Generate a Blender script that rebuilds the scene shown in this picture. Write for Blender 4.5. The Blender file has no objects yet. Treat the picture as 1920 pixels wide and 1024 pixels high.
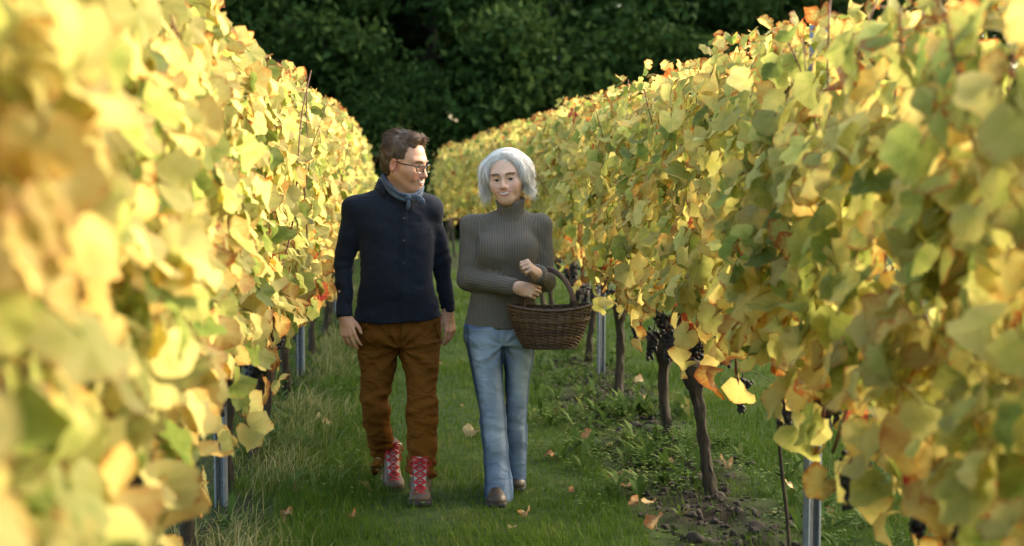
import bpy, math, random
import numpy as np
from math import radians as R, sin, cos, pi

# ---------------------------------------------------------------- camera, world, sun, exposure
scene = bpy.context.scene
COL = scene.collection
F_PX, CAM_H = 2666.7, 1.56
PITCH, YAW = R(3.73), R(3.86)
cam_data = bpy.data.cameras.new('camera')
cam_data.lens, cam_data.sensor_width = 50.0, 36.0
cam_data.clip_start, cam_data.clip_end = 0.1, 600.0
cam_data.dof.use_dof = True
cam_data.dof.focus_distance = 6.95
cam_data.dof.aperture_fstop = 2.2
cam = bpy.data.objects.new('camera', cam_data)
cam.location = (0, 0, CAM_H)
cam.rotation_euler = (R(90) - PITCH, 0, -YAW)
COL.objects.link(cam)
scene.camera = cam

SUN_ELEV, SUN_AZ = R(29), R(69)      # azimuth clockwise from the view direction (+Y) towards +X
world = bpy.data.worlds.new('World')
scene.world = world
world.use_nodes = True
wn = world.node_tree.nodes
sky = wn.new('ShaderNodeTexSky')
sky.sky_type = 'NISHITA'
sky.sun_disc = False
sky.sun_elevation = SUN_ELEV
sky.sun_rotation = SUN_AZ
sky.air_density, sky.dust_density, sky.ozone_density = 1.35, 4.5, 0.15
bg = wn['Background']
world.node_tree.links.new(sky.outputs[0], bg.inputs[0])
bg.inputs[1].default_value = 0.15
sun_data = bpy.data.lights.new('sun', 'SUN')
sun_data.energy = 0.85
sun_data.angle = R(10)
sun_data.color = (1.0, 0.88, 0.70)
sun = bpy.data.objects.new('sun', sun_data)
sd = np.array([sin(SUN_AZ) * cos(SUN_ELEV), cos(SUN_AZ) * cos(SUN_ELEV), sin(SUN_ELEV)])   # towards the sun
from mathutils import Vector, Matrix, Euler, noise as mnoise
sun.rotation_euler = Vector(-sd).to_track_quat('-Z', 'Y').to_euler()
sun.location = Vector(sd * 60)
COL.objects.link(sun)
scene.view_settings.view_transform = 'Standard'
scene.view_settings.look = 'None'
scene.view_settings.gamma = 1.0
scene.view_settings.use_curve_mapping = False
scene.view_settings.exposure = 2.1
scene.cycles.max_bounces = 8
scene.cycles.diffuse_bounces = 4
scene.cycles.transmission_bounces = 6
scene.cycles.transparent_max_bounces = 8
scene.cycles.use_denoising = True

CAM_R = np.array(Euler((R(90) - PITCH, 0, -YAW)).to_matrix())
def W(u, v, Y):
    """A point of the place seen at photo pixel (u, v) on the 1920x1024 picture, at Y metres down the lane."""
    d = CAM_R @ np.array([(u - 960) / F_PX, -(v - 512) / F_PX, -1.0])
    t = Y / d[1]
    return np.array([0, 0, CAM_H]) + d * t
# ---------------------------------------------------------------- helpers
RNG = np.random.default_rng(11)
def tag(o, label=None, cat=None, group=None, kind=None):
    if label: o['label'] = label
    if cat: o['category'] = cat
    if group: o['group'] = group
    if kind: o['kind'] = kind
    return o

def empty(name, loc=(0, 0, 0), rz=0.0):
    o = bpy.data.objects.new(name, None)
    o.location = loc
    o.rotation_euler = (0, 0, rz)
    o.empty_display_size = 0.1
    COL.objects.link(o)
    return o

def mesh_np(name, verts, faces, smooth=True):
    """verts (N,3); faces (M,3) or (M,4) array, or a list of such arrays."""
    verts = np.asarray(verts, dtype=np.float32)
    fl = faces if isinstance(faces, list) else [faces]
    fl = [np.asarray(f, dtype=np.int32) for f in fl if len(f)]
    me = bpy.data.meshes.new(name)
    nl = sum(f.size for f in fl)
    npoly = sum(len(f) for f in fl)
    me.vertices.add(len(verts)); me.loops.add(nl); me.polygons.add(npoly)
    me.vertices.foreach_set('co', verts.ravel())
    me.loops.foreach_set('vertex_index', np.concatenate([f.ravel() for f in fl]))
    starts, s = [], 0
    for f in fl:
        k = f.shape[1]
        starts.append(s + np.arange(len(f), dtype=np.int32) * k); s += f.size
    me.polygons.foreach_set('loop_start', np.concatenate(starts))
    me.update(calc_edges=True)
    if smooth:
        me.polygons.foreach_set('use_smooth', np.ones(npoly, dtype=bool))
    me.validate()
    return me

def add_attr(me, name, data, kind='FLOAT'):
    a = me.attributes.new(name, kind, 'POINT')
    data = np.asarray(data, dtype=np.float32)
    a.data.foreach_set({'FLOAT': 'value', 'FLOAT_VECTOR': 'vector', 'FLOAT_COLOR': 'color'}[kind], data.ravel())

def obj(name, me, mat=None, parent=None, loc=None):
    o = bpy.data.objects.new(name, me)
    if mat is not None and me is not None and not me.materials:
        me.materials.append(mat)
    if parent is not None:
        o.parent = parent
    if loc is not None:
        o.location = loc
    COL.objects.link(o)
    return o

class MB:
    """Collects vertices and faces of ONE part."""
    def __init__(s): s.v, s.q, s.t, s.n = [], [], [], 0
    def add(s, v, q=(), t=()):
        v = np.asarray(v, float)
        if len(q): s.q.append(np.asarray(q) + s.n)
        if len(t): s.t.append(np.asarray(t) + s.n)
        s.v.append(v); s.n += len(v)
    def tube(s, pts, rad, sides=6, cap=True, flat=1.0, up=None):
        pts = np.asarray(pts, float); m = len(pts)
        rad = np.broadcast_to(np.asarray(rad, float), (m,))
        tan = np.gradient(pts, axis=0); tan /= np.linalg.norm(tan, axis=1)[:, None] + 1e-12
        ref = np.array(up if up is not None else ([0, 0, 1.0] if abs(tan[0][2]) < .9 else [1.0, 0, 0]))
        V = []
        a = np.arange(sides) * 2 * pi / sides
        for i in range(m):
            n1 = np.cross(tan[i], ref); n1 /= np.linalg.norm(n1) + 1e-12
            n2 = np.cross(n1, tan[i])
            if up is None: ref = n2
            V.append(pts[i] + rad[i] * (np.cos(a)[:, None] * n1 + flat * np.sin(a)[:, None] * n2))
        V = np.concatenate(V)
        i = np.arange(m - 1)[:, None] * sides; j = np.arange(sides)[None]; j2 = (j + 1) % sides
        q = np.stack([i + j, i + j2, i + sides + j2, i + sides + j], -1).reshape(-1, 4)
        t = []
        if cap:
            V = np.concatenate([V, pts[:1], pts[-1:]]); c0, c1 = m * sides, m * sides + 1
            for k in range(sides):
                k2 = (k + 1) % sides
                t += [(c0, k2, k), (c1, (m - 1) * sides + k, (m - 1) * sides + k2)]
        s.add(V, q, t)
    def box(s, c, h, rot=None):
        c = np.asarray(c, float); h = np.asarray(h, float)
        v = np.array([[x, y, z] for x in (-1, 1) for y in (-1, 1) for z in (-1, 1)], float) * h
        if rot is not None: v = v @ np.asarray(rot).T
        s.add(v + c, [(0, 1, 3, 2), (4, 6, 7, 5), (0, 4, 5, 1), (2, 3, 7, 6), (0, 2, 6, 4), (1, 5, 7, 3)])
    def sphere(s, c, r, nu=10, nv=7, rot=None):
        r = np.broadcast_to(np.asarray(r, float), (3,))
        V = []
        for i in range(nv + 1):
            th = pi * i / nv
            for k in range(nu):
                ph = 2 * pi * k / nu
                V.append((sin(th) * cos(ph), sin(th) * sin(ph), cos(th)))
        V = np.array(V) * r
        if rot is not None: V = V @ np.asarray(rot).T
        q = [(i * nu + k, (i + 1) * nu + k, (i + 1) * nu + (k + 1) % nu, i * nu + (k + 1) % nu) for i in range(nv) for k in range(nu)]
        s.add(V + np.asarray(c), q)
    def mesh(s, name, smooth=True):
        fl = []
        if s.q: fl.append(np.concatenate(s.q))
        if s.t: fl.append(np.concatenate(s.t))
        return mesh_np(name, np.concatenate(s.v), fl, smooth)
    def build(s, name, mat, parent=None, smooth=True):
        return obj(name, s.mesh(name, smooth), mat, parent)

def smooth_path(pts, n):
    """Catmull-Rom through pts, n samples."""
    p = np.asarray(pts, float); m = len(p)
    p = np.concatenate([[2 * p[0] - p[1]], p, [2 * p[-1] - p[-2]]])
    out = []
    for t in np.linspace(0, m - 1 - 1e-9, n):
        i = int(t); f = t - i
        a, b, c, d = p[i], p[i + 1], p[i + 2], p[i + 3]
        out.append(0.5 * (2 * b + (c - a) * f + (2 * a - 5 * b + 4 * c - d) * f * f + (3 * b - a - 3 * c + d) * f ** 3))
    return np.array(out)

def hash3(i, j, k, seed=0):
    h = (i.astype(np.int64) * 374761393 + j.astype(np.int64) * 668265263 + k.astype(np.int64) * 2147483647 + seed * 974634777) & 0xffffffff
    h = ((h ^ (h >> 13)) * 1274126177) & 0xffffffff
    h = ((h ^ (h >> 16)) * 2246822519) & 0xffffffff
    return (h & 0xffffff) / float(0xffffff)
def vnoise(p, seed=0):
    """Value noise in -1..1 at points (N,3)."""
    p = np.asarray(p, float); i = np.floor(p); f = p - i; f = f * f * (3 - 2 * f); i = i.astype(np.int64)
    r = 0
    for a in (0, 1):
        for b in (0, 1):
            for c in (0, 1):
                w = (f[:, 0] if a else 1 - f[:, 0]) * (f[:, 1] if b else 1 - f[:, 1]) * (f[:, 2] if c else 1 - f[:, 2])
                r = r + w * hash3(i[:, 0] + a, i[:, 1] + b, i[:, 2] + c, seed)
    return r * 2 - 1
def fbm(p, oct=3, seed=0):
    r, a = 0, 1.0
    for o in range(oct):
        r = r + a * vnoise(p * 2 ** o, seed + o); a *= .5
    return r

# ---------------------------------------------------------------- solid modelling with distance fields
def smin(a, b, k):
    if k <= 0: return np.minimum(a, b)
    h = np.maximum(k - np.abs(a - b), 0) / k
    return np.minimum(a, b) - h * h * k * 0.25
class Sdf:
    def __init__(s): s.ops = []
    def add(s, f, k=0.02): s.ops.append((f, k, 0)); return s
    def sub(s, f, k=0.01): s.ops.append((f, k, 1)); return s
    def cap(s, a, b, ra, rb=None, k=0.02): return s.add(capsule(a, b, ra, ra if rb is None else rb), k)
    def ell(s, c, r, k=0.02, rot=None): return s.add(ellipsoid(c, r, rot), k)
    def eval(s, p):
        d = np.full(len(p), 10.0)
        for f, k, m in s.ops:
            e = f(p)
            d = -smin(-d, e, k) if m else smin(d, e, k)
        return d
    def mesh(s, lo, hi, h):
        n = 12
        B = n * h
        lo = np.asarray(lo, float); hi = np.asarray(hi, float)
        nb = np.ceil((hi - lo) / B).astype(int)
        bi = np.stack(np.meshgrid(*[np.arange(k) for k in nb], indexing='ij'), -1).reshape(-1, 3)
        cen = lo + (bi + 0.5) * B
        rad = B * 0.87
        d = s.eval(cen)
        keep = np.abs(d) < rad * 1.6 + 0.03
        bi, cen = bi[keep], cen[keep]
        g = np.stack(np.meshgrid(*[np.arange(n + 1)] * 3, indexing='ij'), -1).reshape(-1, 3) * h
        P = (lo + bi * B)[:, None, :] + g[None]
        D = np.full(P.shape[:2], 10.0)
        for f, k, m in s.ops:
            e = f(cen)
            sel = np.nonzero(np.abs(e) < rad * 2 + k + 0.02)[0] if m else np.nonzero(e < rad * 2.2 + k + 0.02)[0]
            if not len(sel): continue
            ev = f(P[sel].reshape(-1, 3)).reshape(len(sel), -1)
            D[sel] = -smin(-D[sel], ev, k) if m else smin(D[sel], ev, k)
        N = n + 1
        D = D.reshape(-1, N, N, N)
        S = D < 0
        cs = [S[:, a:a + n, b:b + n, c:c + n] for a in (0, 1) for b in (0, 1) for c in (0, 1)]
        cnt = sum(x.astype(np.int8) for x in cs)
        act = (cnt > 0) & (cnt < 8)
        ib, ix, iy, iz = np.nonzero(act)
        acc = np.zeros((len(ib), 3)); num = np.zeros(len(ib))
        corner = np.stack([D[ib, ix + a, iy + b, iz + c] for a in (0, 1) for b in (0, 1) for c in (0, 1)], 1)
        offs = np.array([(a, b, c) for a in (0, 1) for b in (0, 1) for c in (0, 1)], float)
        for p in range(8):
            for q in range(p + 1, 8):
                if np.abs(offs[p] - offs[q]).sum() != 1: continue
                A, Bv = corner[:, p], corner[:, q]
                x = (A < 0) != (Bv < 0)
                t = np.where(x, A / np.where(x, A - Bv, 1), 0)
                acc += np.where(x[:, None], offs[p] + t[:, None] * (offs[q] - offs[p]), 0); num += x
        vl = acc / num[:, None]
        gi = bi[ib] * n + np.stack([ix, iy, iz], 1)
        verts = lo + (gi + vl) * h
        M = (nb * n + 4).astype(np.int64)
        key = lambda c: (c[:, 0] + 1) * M[1] * M[2] + (c[:, 1] + 1) * M[2] + (c[:, 2] + 1)
        keys = key(gi.astype(np.int64)); order = np.argsort(keys); sk = keys[order]
        def look(c):
            kk = key(c); j = np.clip(np.searchsorted(sk, kk), 0, len(sk) - 1)
            return np.where(sk[j] == kk, order[j], -1)
        quads = []
        for ax in range(3):
            sl1 = [slice(None), slice(0, n), slice(0, n), slice(0, n)]; sl2 = list(sl1); sl2[ax + 1] = slice(1, n + 1)
            a, b = S[tuple(sl1)], S[tuple(sl2)]
            eb, ex, ey, ez = np.nonzero(a != b)
            base = (bi[eb] * n + np.stack([ex, ey, ez], 1)).astype(np.int64)
            o1 = np.zeros(3, np.int64); o2 = np.zeros(3, np.int64); o1[(ax + 1) % 3] = 1; o2[(ax + 2) % 3] = 1
            q = np.stack([look(base - o1 - o2), look(base - o2), look(base), look(base - o1)], 1)
            flip = ~a[eb, ex, ey, ez]
            q[flip] = q[flip][:, ::-1]
            quads.append(q[(q >= 0).all(1)])
        return verts, np.concatenate(quads)

def capsule(a, b, ra, rb):
    a = np.asarray(a, float); b = np.asarray(b, float); ab = b - a; L = ab @ ab + 1e-12
    def f(p):
        t = np.clip((p - a) @ ab / L, 0, 1)
        return np.linalg.norm(p - a - t[:, None] * ab, axis=1) - (ra + (rb - ra) * t)
    return f
def ellipsoid(c, r, rot=None):
    c = np.asarray(c, float); r = np.asarray(r, float) * np.ones(3)
    rm = None if rot is None else np.asarray(rot)
    def f(p):
        q = p - c
        if rm is not None: q = q @ rm
        k0 = np.linalg.norm(q / r, axis=1); k1 = np.linalg.norm(q / (r * r), axis=1)
        return np.where(k1 < 1e-9, -r.min(), k0 * (k0 - 1) / np.maximum(k1, 1e-9))
    return f
def roundbox(c, h, r, rot=None):
    c = np.asarray(c, float); h = np.asarray(h, float); rm = None if rot is None else np.asarray(rot)
    def f(p):
        q = p - c
        if rm is not None: q = q @ rm
        q = np.abs(q) - (h - r)
        return np.linalg.norm(np.maximum(q, 0), axis=1) + np.minimum(q.max(1), 0) - r
    return f
def zloft(rows, e=2.3, cap_r=0.0):
    """rows: (z, cx, cy, rx, ry); a body of superelliptic sections."""
    a = np.array(sorted(rows, key=lambda r: r[0]), float)
    z = a[:, 0]
    zz = np.linspace(z[0], z[-1], 80)
    cv = smooth_path(a, 300)
    cv = cv[np.argsort(cv[:, 0])]
    tab = [np.interp(zz, cv[:, 0], cv[:, i]) for i in range(1, 5)]
    def f(p):
        q = np.clip(p[:, 2], z[0], z[-1])
        cx, cy, rx, ry = [np.interp(q, zz, t) for t in tab]
        x = np.abs(p[:, 0] - cx) / rx; y = np.abs(p[:, 1] - cy) / ry
        k = (x ** e + y ** e) ** (1 / e)
        d = (k - 1) * np.minimum(rx, ry)
        dz = np.maximum(z[0] - p[:, 2], p[:, 2] - z[-1])
        return np.where(dz > 0, np.where(d > 0, np.sqrt(d * d + dz * dz), dz), np.maximum(d, dz))
    return f
def normals_of(V, F):
    q = V[F]; n = np.cross(q[:, 2] - q[:, 0], q[:, 3] - q[:, 1])
    N = np.zeros_like(V)
    for i in range(F.shape[1]): np.add.at(N, F[:, i], n)
    return N / (np.linalg.norm(N, axis=1)[:, None] + 1e-12)
def relax(V, F, it=1, lam=0.5, w=None):
    for _ in range(it):
        S = np.zeros_like(V); C = np.zeros(len(V))
        for i in range(4):
            np.add.at(S, F[:, i], V[F[:, (i + 1) % 4]] + V[F[:, (i - 1) % 4]]); np.add.at(C, F[:, i], 2)
        d = lam * (S / np.maximum(C, 1)[:, None] - V)
        V = V + (d if w is None else d * w[:, None])
    return V
def cluster(V, F, hidden, cell):
    """Merge the hidden vertices of a mesh onto a coarse grid (they lie under clothes)."""
    idx = np.arange(len(V))
    hv = np.nonzero(hidden)[0]
    k = np.floor(V[hv] / cell).astype(np.int64)
    kk = (k[:, 0] + 5000) * 100000000 + (k[:, 1] + 5000) * 10000 + (k[:, 2] + 5000)
    u, first, inv = np.unique(kk, return_index=True, return_inverse=True)
    cen = np.stack([np.bincount(inv, V[hv, i]) for i in range(3)], 1) / np.bincount(inv)[:, None]
    V = V.copy(); V[hv[first]] = cen
    idx[hv] = hv[first][inv]
    F = idx[F]
    tris = np.concatenate([F[:, [0, 1, 2]], F[:, [0, 2, 3]]])
    same = (F[:, [0, 1, 2, 3]] == F[:, [1, 2, 3, 0]]).any(1) | (F[:, 0] == F[:, 2]) | (F[:, 1] == F[:, 3])
    good = F[~same]
    b = F[same]; tr = np.concatenate([b[:, [0, 1, 2]], b[:, [0, 2, 3]]])
    ok = (tr[:, 0] != tr[:, 1]) & (tr[:, 1] != tr[:, 2]) & (tr[:, 0] != tr[:, 2])
    tr = np.unique(tr[ok], axis=0)
    used = np.zeros(len(V), bool); used[good.ravel()] = True; used[tr.ravel()] = True
    re = np.cumsum(used) - 1
    return V[used], [re[good], re[tr]], used
def rotz(a): return np.array([[cos(a), -sin(a), 0], [sin(a), cos(a), 0], [0, 0, 1]])
def rotx(a): return np.array([[1, 0, 0], [0, cos(a), -sin(a)], [0, sin(a), cos(a)]])
def roty(a): return np.array([[cos(a), 0, sin(a)], [0, 1, 0], [-sin(a), 0, cos(a)]])
def unit(v): v = np.asarray(v, float); return v / (np.linalg.norm(v) + 1e-12)

# ---------------------------------------------------------------- material helpers
class NT:
    def __init__(s, name):
        s.m = bpy.data.materials.new(name); s.m.use_nodes = True
        s.t = s.m.node_tree; s.b = s.t.nodes['Principled BSDF']; s.out = s.t.nodes['Material Output']
    def n(s, typ, **kw):
        x = s.t.nodes.new(typ)
        for k, v in kw.items():
            if k.startswith('in_'):
                x.inputs[int(k[3:])].default_value = v
            else: setattr(x, k, v)
        return x
    def l(s, a, b): s.t.links.new(a, b)
    def math(s, op, a, b=None, clamp=False):
        x = s.t.nodes.new('ShaderNodeMath'); x.operation = op; x.use_clamp = clamp
        for i, v in enumerate((a, b)):
            if v is None: continue
            if hasattr(v, 'links'): s.l(v, x.inputs[i])
            else: x.inputs[i].default_value = v
        return x.outputs[0]
    def mix(s, fac, a, b, blend='MIX'):
        x = s.t.nodes.new('ShaderNodeMix'); x.data_type = 'RGBA'; x.blend_type = blend
        for i, v in ((0, fac), (6, a), (7, b)):
            if hasattr(v, 'links'): s.l(v, x.inputs[i])
            elif i: x.inputs[i].default_value = (*v, 1) if len(v) == 3 else v
            else: x.inputs[0].default_value = v
        return x.outputs[2]
    def ramp(s, fac, stops, interp='LINEAR'):
        x = s.t.nodes.new('ShaderNodeValToRGB'); x.color_ramp.interpolation = interp
        e = x.color_ramp.elements
        while len(e) < len(stops): e.new(0.5)
        for el, (p, c) in zip(e, stops):
            el.position = p; el.color = (*c, 1) if len(c) == 3 else c
        s.l(fac, x.inputs[0])
        return x.outputs[0]
    def noise(s, scale, detail=3, rough=0.55, vec=None, dist=0):
        x = s.n('ShaderNodeTexNoise'); x.inputs['Scale'].default_value = scale; x.inputs['Detail'].default_value = detail
        x.inputs['Roughness'].default_value = rough; x.inputs['Distortion'].default_value = dist
        s.l(vec if vec is not None else s.coord(), x.inputs['Vector'])
        return x.outputs[0]
    def coord(s, which='Object'):
        if not hasattr(s, '_c'): s._c = s.n('ShaderNodeTexCoord')
        return s._c.outputs[which]
    def scalevec(s, v, sc):
        x = s.n('ShaderNodeMapping'); x.inputs['Scale'].default_value = sc; s.l(v, x.inputs[0]); return x.outputs[0]
    def bump(s, h, strength=0.3, dist=0.01, prev=None):
        x = s.n('ShaderNodeBump'); x.inputs['Strength'].default_value = strength; x.inputs['Distance'].default_value = dist
        s.l(h, x.inputs['Height'])
        if prev is not None: s.l(prev, x.inputs['Normal'])
        return x.outputs[0]
    def attr(s, name, out='Fac', typ='GEOMETRY'):
        x = s.n('ShaderNodeAttribute'); x.attribute_name = name; x.attribute_type = typ
        return x.outputs[out]
    def set(s, col=None, rough=None, normal=None, **kw):
        if col is not None:
            if hasattr(col, 'links'): s.l(col, s.b.inputs['Base Color'])
            else: s.b.inputs['Base Color'].default_value = (*col, 1)
        if rough is not None:
            if hasattr(rough, 'links'): s.l(rough, s.b.inputs['Roughness'])
            else: s.b.inputs['Roughness'].default_value = rough
        if normal is not None: s.l(normal, s.b.inputs['Normal'])
        for k, v in kw.items():
            s.b.inputs[k.replace('_', ' ')].default_value = v
        return s.m
# ---------------------------------------------------------------- people: materials
def skin_material():
    t = NT('skin')
    c = t.attr('col', 'Color')
    nz = t.noise(90, 3)
    c2 = t.mix(0.22, c, t.ramp(nz, [(0.3, (.62, .5, .46)), (0.7, (1.15, 1.1, 1.05))]), 'MULTIPLY')
    b = t.bump(t.noise(420, 2), 0.12, 0.002)
    t.set(c2, 0.48, b, Subsurface_Weight=0.12, Subsurface_Scale=0.006)
    t.b.inputs['Subsurface Radius'].default_value = (1, .35, .2)
    t.b.inputs['Specular IOR Level'].default_value = 0.4
    return t.m
def hair_material(name, a, b):
    t = NT(name)
    r = t.attr('rnd')
    c = t.ramp(r, [(0, a), (1, b)])
    return t.set(c, 0.5, None)
def knit_material(name, a, b, rib=True, fine=700, sheen=0.25):
    t = NT(name)
    nz = t.noise(fine, 2, .7); nl = t.noise(6, 3)
    c = t.mix(nz, a, b)
    c = t.mix(t.math('MULTIPLY', nl, .35), c, tuple(x * .6 for x in a))
    nrm = t.bump(t.noise(fine * .7, 2, .7), 0.35, 0.002, t.bump(t.noise(6, 2, .5, t.scalevec(t.coord(), (1, 1, 1.5)), .8), .35, .04))
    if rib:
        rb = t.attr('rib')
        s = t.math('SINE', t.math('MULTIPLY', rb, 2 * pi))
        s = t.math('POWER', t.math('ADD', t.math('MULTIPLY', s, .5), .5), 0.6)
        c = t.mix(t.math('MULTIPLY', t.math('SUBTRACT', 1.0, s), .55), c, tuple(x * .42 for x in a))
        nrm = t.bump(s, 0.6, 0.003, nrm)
    t.set(c, 0.9, nrm)
    t.b.inputs['Sheen Weight'].default_value = sheen * .4
    t.b.inputs['Sheen Roughness'].default_value = 0.5
    t.b.inputs['Specular IOR Level'].default_value = 0.2
    return t.m
def cloth_material(name, a, b, scale=500, fade=None, crease=1.0):
    t = NT(name)
    c = t.mix(t.noise(7, 4), a, b)
    if fade is not None:
        c = t.mix(t.attr('fade'), c, fade)
        c = t.mix(t.attr('seam'), c, tuple(x * .45 for x in a))
    w = t.noise(scale, 2, .6, t.scalevec(t.coord(), (1, 1, .25)))
    c = t.mix(t.math('MULTIPLY', w, .5), c, tuple(x * .45 for x in a))
    wr = t.noise(5.5, 2, .5, t.scalevec(t.coord(), (1, 1, 1.9)), .9)
    cr = t.math('SUBTRACT', 1.0, t.math('ABSOLUTE', t.math('MULTIPLY', t.math('SUBTRACT', t.noise(7, 1, .4, t.scalevec(t.coord(), (1, 1, 1.8)), .7), .5), 7.0)), True)
    nrm = t.bump(w, 0.25, 0.0015, t.bump(t.noise(38, 4, .6), 0.2, 0.01, t.bump(wr, .45 * crease, .05, t.bump(cr, .55 * crease, .012))))
    t.set(c, 0.88, nrm); t.b.inputs['Specular IOR Level'].default_value = 0.08
    return t.m
def plain(name, col, rough=0.5, var=0.25, scale=60, metal=0.0, bump=0.2):
    t = NT(name)
    nz = t.noise(scale, 4)
    c = t.mix(nz, tuple(x * (1 - var) for x in col), tuple(min(1, x * (1 + var)) for x in col))
    t.set(c, rough, t.bump(t.noise(scale * 3, 3), bump, 0.002), Metallic=metal)
    return t.m
M_SKIN = skin_material()
M_EYE = NT('eye'); M_EYE.set(M_EYE.attr('col', 'Color'), 0.12); M_EYE = M_EYE.m
M_TEETH = plain('teeth_enamel', (.70, .64, .56), .35, .05)
M_LEATHER = plain('brown_leather', (.068, .040, .023), .55, .35, 40, bump=.4)
M_DARKLEATHER = plain('dark_brown_leather', (.034, .022, .014), .5, .3, 40, bump=.3)
M_TOE = plain('worn_toe_leather', (.075, .046, .028), .6, .4, 50, bump=.5)
M_SOLE = plain('boot_rubber', (.022, .019, .017), .8, .3)
M_LACE = plain('red_lace', (.36, .012, .022), .8, .2, 300)
M_TONGUE = plain('grey_padding', (.29, .285, .265), .9, .15, 200)
M_FRAME = plain('dark_spectacle_frame', (.012, .010, .009), .25, .1, 60, bump=.02)
M_GOLD = plain('ring_metal', (.75, .62, .42), .25, .1, 60, 1.0, .02)
_t = NT('spectacle_lens')
_t.set((.9, .95, .95), .03); _t.b.inputs['Transmission Weight'].default_value = 1.0; _t.b.inputs['IOR'].default_value = 1.05
M_LENS = _t.m

M_MOUTH = plain('mouth_inside', (.075, .018, .016), .5, .1)
M_LASH = plain('dark_lash', (.018, .012, .010), .6, .1)
M_LIP_W = plain('rosy_lip', (.50, .15, .13), .4, .12, 90, bump=.1)
M_LIP_M = plain('pale_lip', (.42, .17, .12), .45, .12, 90, bump=.1)
# ---------------------------------------------------------------- people: anatomy
def head_map(c, Rm, s, male):
    k = 1.0 if male else .885
    return lambda x, y, z: c + s * (Rm @ np.array([x, y, z * (k if z < 0 else 1.0)], float))
def add_head(S, c, Rm, s, male, smile):
    P = head_map(c, Rm, s, male)
    E = lambda ce, r, k=.02, rot=None: S.add(ellipsoid(P(*ce), np.array(r) * s, Rm if rot is None else Rm @ rot), k * s)
    Cp = lambda a, b, ra, rb, k=.02: S.add(capsule(P(*a), P(*b), ra * s, rb * s), k * s)
    E((0, .016, .035), (.076, .096, .088))
    E((0, -.030, .002), (.065 if male else .066, .060, .086 if male else .080), .03)
    w = 1.0 if male else .95
    E((0, -.030, -.060), (.053 * w, .056, .056), .03)
    Cp((0, -.072, -.100), (0, -.074, -.102), .021 * w, .021 * w, .03)
    for x in (-1, 1):
        Cp((x * .054 * w, .004, -.052), (x * .012, -.070, -.099), .019, .017, .035)
        Cp((x * .046, -.062, -.028), (x * .054, -.040, -.022), .021, .019, .03)      # cheekbone
        E((x * .034, -.072, -.050), (.020, .018, .020), .02)                          # smiling cheek
        Cp((x * .010, -.086 if male else -.083, .024), (x * .048, -.066 if male else -.063, .026), .010, .010, .02)         # brow
    Cp((0, -.086, .012), (0, -.111, -.036), .0075, .0125 if male else .0110, .014)      # nose
    for x in (-1, 1): E((x * .0125, -.098, -.040), (.0085, .0105, .0075), .010)
    E((0, -.086, -.068), (.028, .017, .020), .018)                                      # mouth mound
    for x in (-1, 1):
        S.sub(ellipsoid(P(x * .032, -.099, -.001), np.array((.0175, .016, .0125)) * s, Rm), .016 * s)
        E((x * .032, -.0735, -.002), (.0150, .0150, .0150), .006)                       # lids over the eye
        S.sub(ellipsoid(P(x * .032, -.0905, -.0025), np.array((.0150, .012, .0046 if male else .0050)) * s, Rm @ roty(x * .08)), .002 * s)
    for x in (-1, 1):                                                                  # ears
        rot = rotz(x * .35)
        E((x * .079, .016, -.014), (.009, .020, .033), .008, rot)
        S.sub(ellipsoid(P(x * .0880, .011, -.009), np.array((.0095, .0115, .0205)) * s, Rm @ rot), .004 * s)
    return P

def head_colour(V, c, Rm, s, base, lip, brow, ruddy, male):
    q = ((V - c) @ Rm) / s
    q[:, 2] = np.where(q[:, 2] < 0, q[:, 2] / (1.0 if male else .885), q[:, 2])
    col = np.tile(np.array(base, float), (len(V), 1))
    def blend(mask, k):
        m = np.clip(mask, 0, 1)[:, None]; col[:] = col * (1 - m) + np.array(k) * m
    x, y, z = q.T
    ax = np.abs(x)
    near = (np.linalg.norm(q, axis=1) < .16)
    g = lambda d, r: np.exp(-(d / r) ** 2)
    blend(near * .55 * g(np.sqrt((ax - .042) ** 2 + (z + .040) ** 2), .024) * (y < 0), ruddy)
    blend(near * .5 * g(np.sqrt(x ** 2 + (z + .036) ** 2 + (y + .112) ** 2), .018), ruddy)
    blend(near * .6 * (np.abs(ax - .080) < .012) * (np.abs(z + .012) < .03) * (y > -.02), ruddy)
    zz = z - .22 * np.maximum(0, .012 - np.abs(ax - .03)) - .034 + .12 * np.maximum(ax - .04, 0)
    blend(near * (y < -.045) * (ax > .013) * (ax < .050) * np.clip(1.3 - np.abs(z - .0235 - .10 * (ax - .014) * (ax < .038) + .25 * np.maximum(ax - .038, 0)) / .0042, 0, 1) * .85, brow)
    blend(near * (y < -.07) * .95 * np.clip(1.35 - np.sqrt(((ax - .0325) / 3.4) ** 2 + (z - .0030 + 9 * (ax - .032) ** 2) ** 2) / .0042, 0, 1), (.035, .022, .017))
    blend(near * (y < -.06) * .35 * g(np.sqrt(((ax - .032) / 1.4) ** 2 + (z + .012) ** 2), .008), tuple(b * .6 for b in base))
    blend(near * (y < -.05) * .55 * g(np.abs(ax - .0275 - .42 * (-.036 - z) - 4 * (-.036 - z) ** 2 * 0), .0028) * (z < -.036) * (z > -.072), tuple(b * .62 for b in base))
    return col

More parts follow.
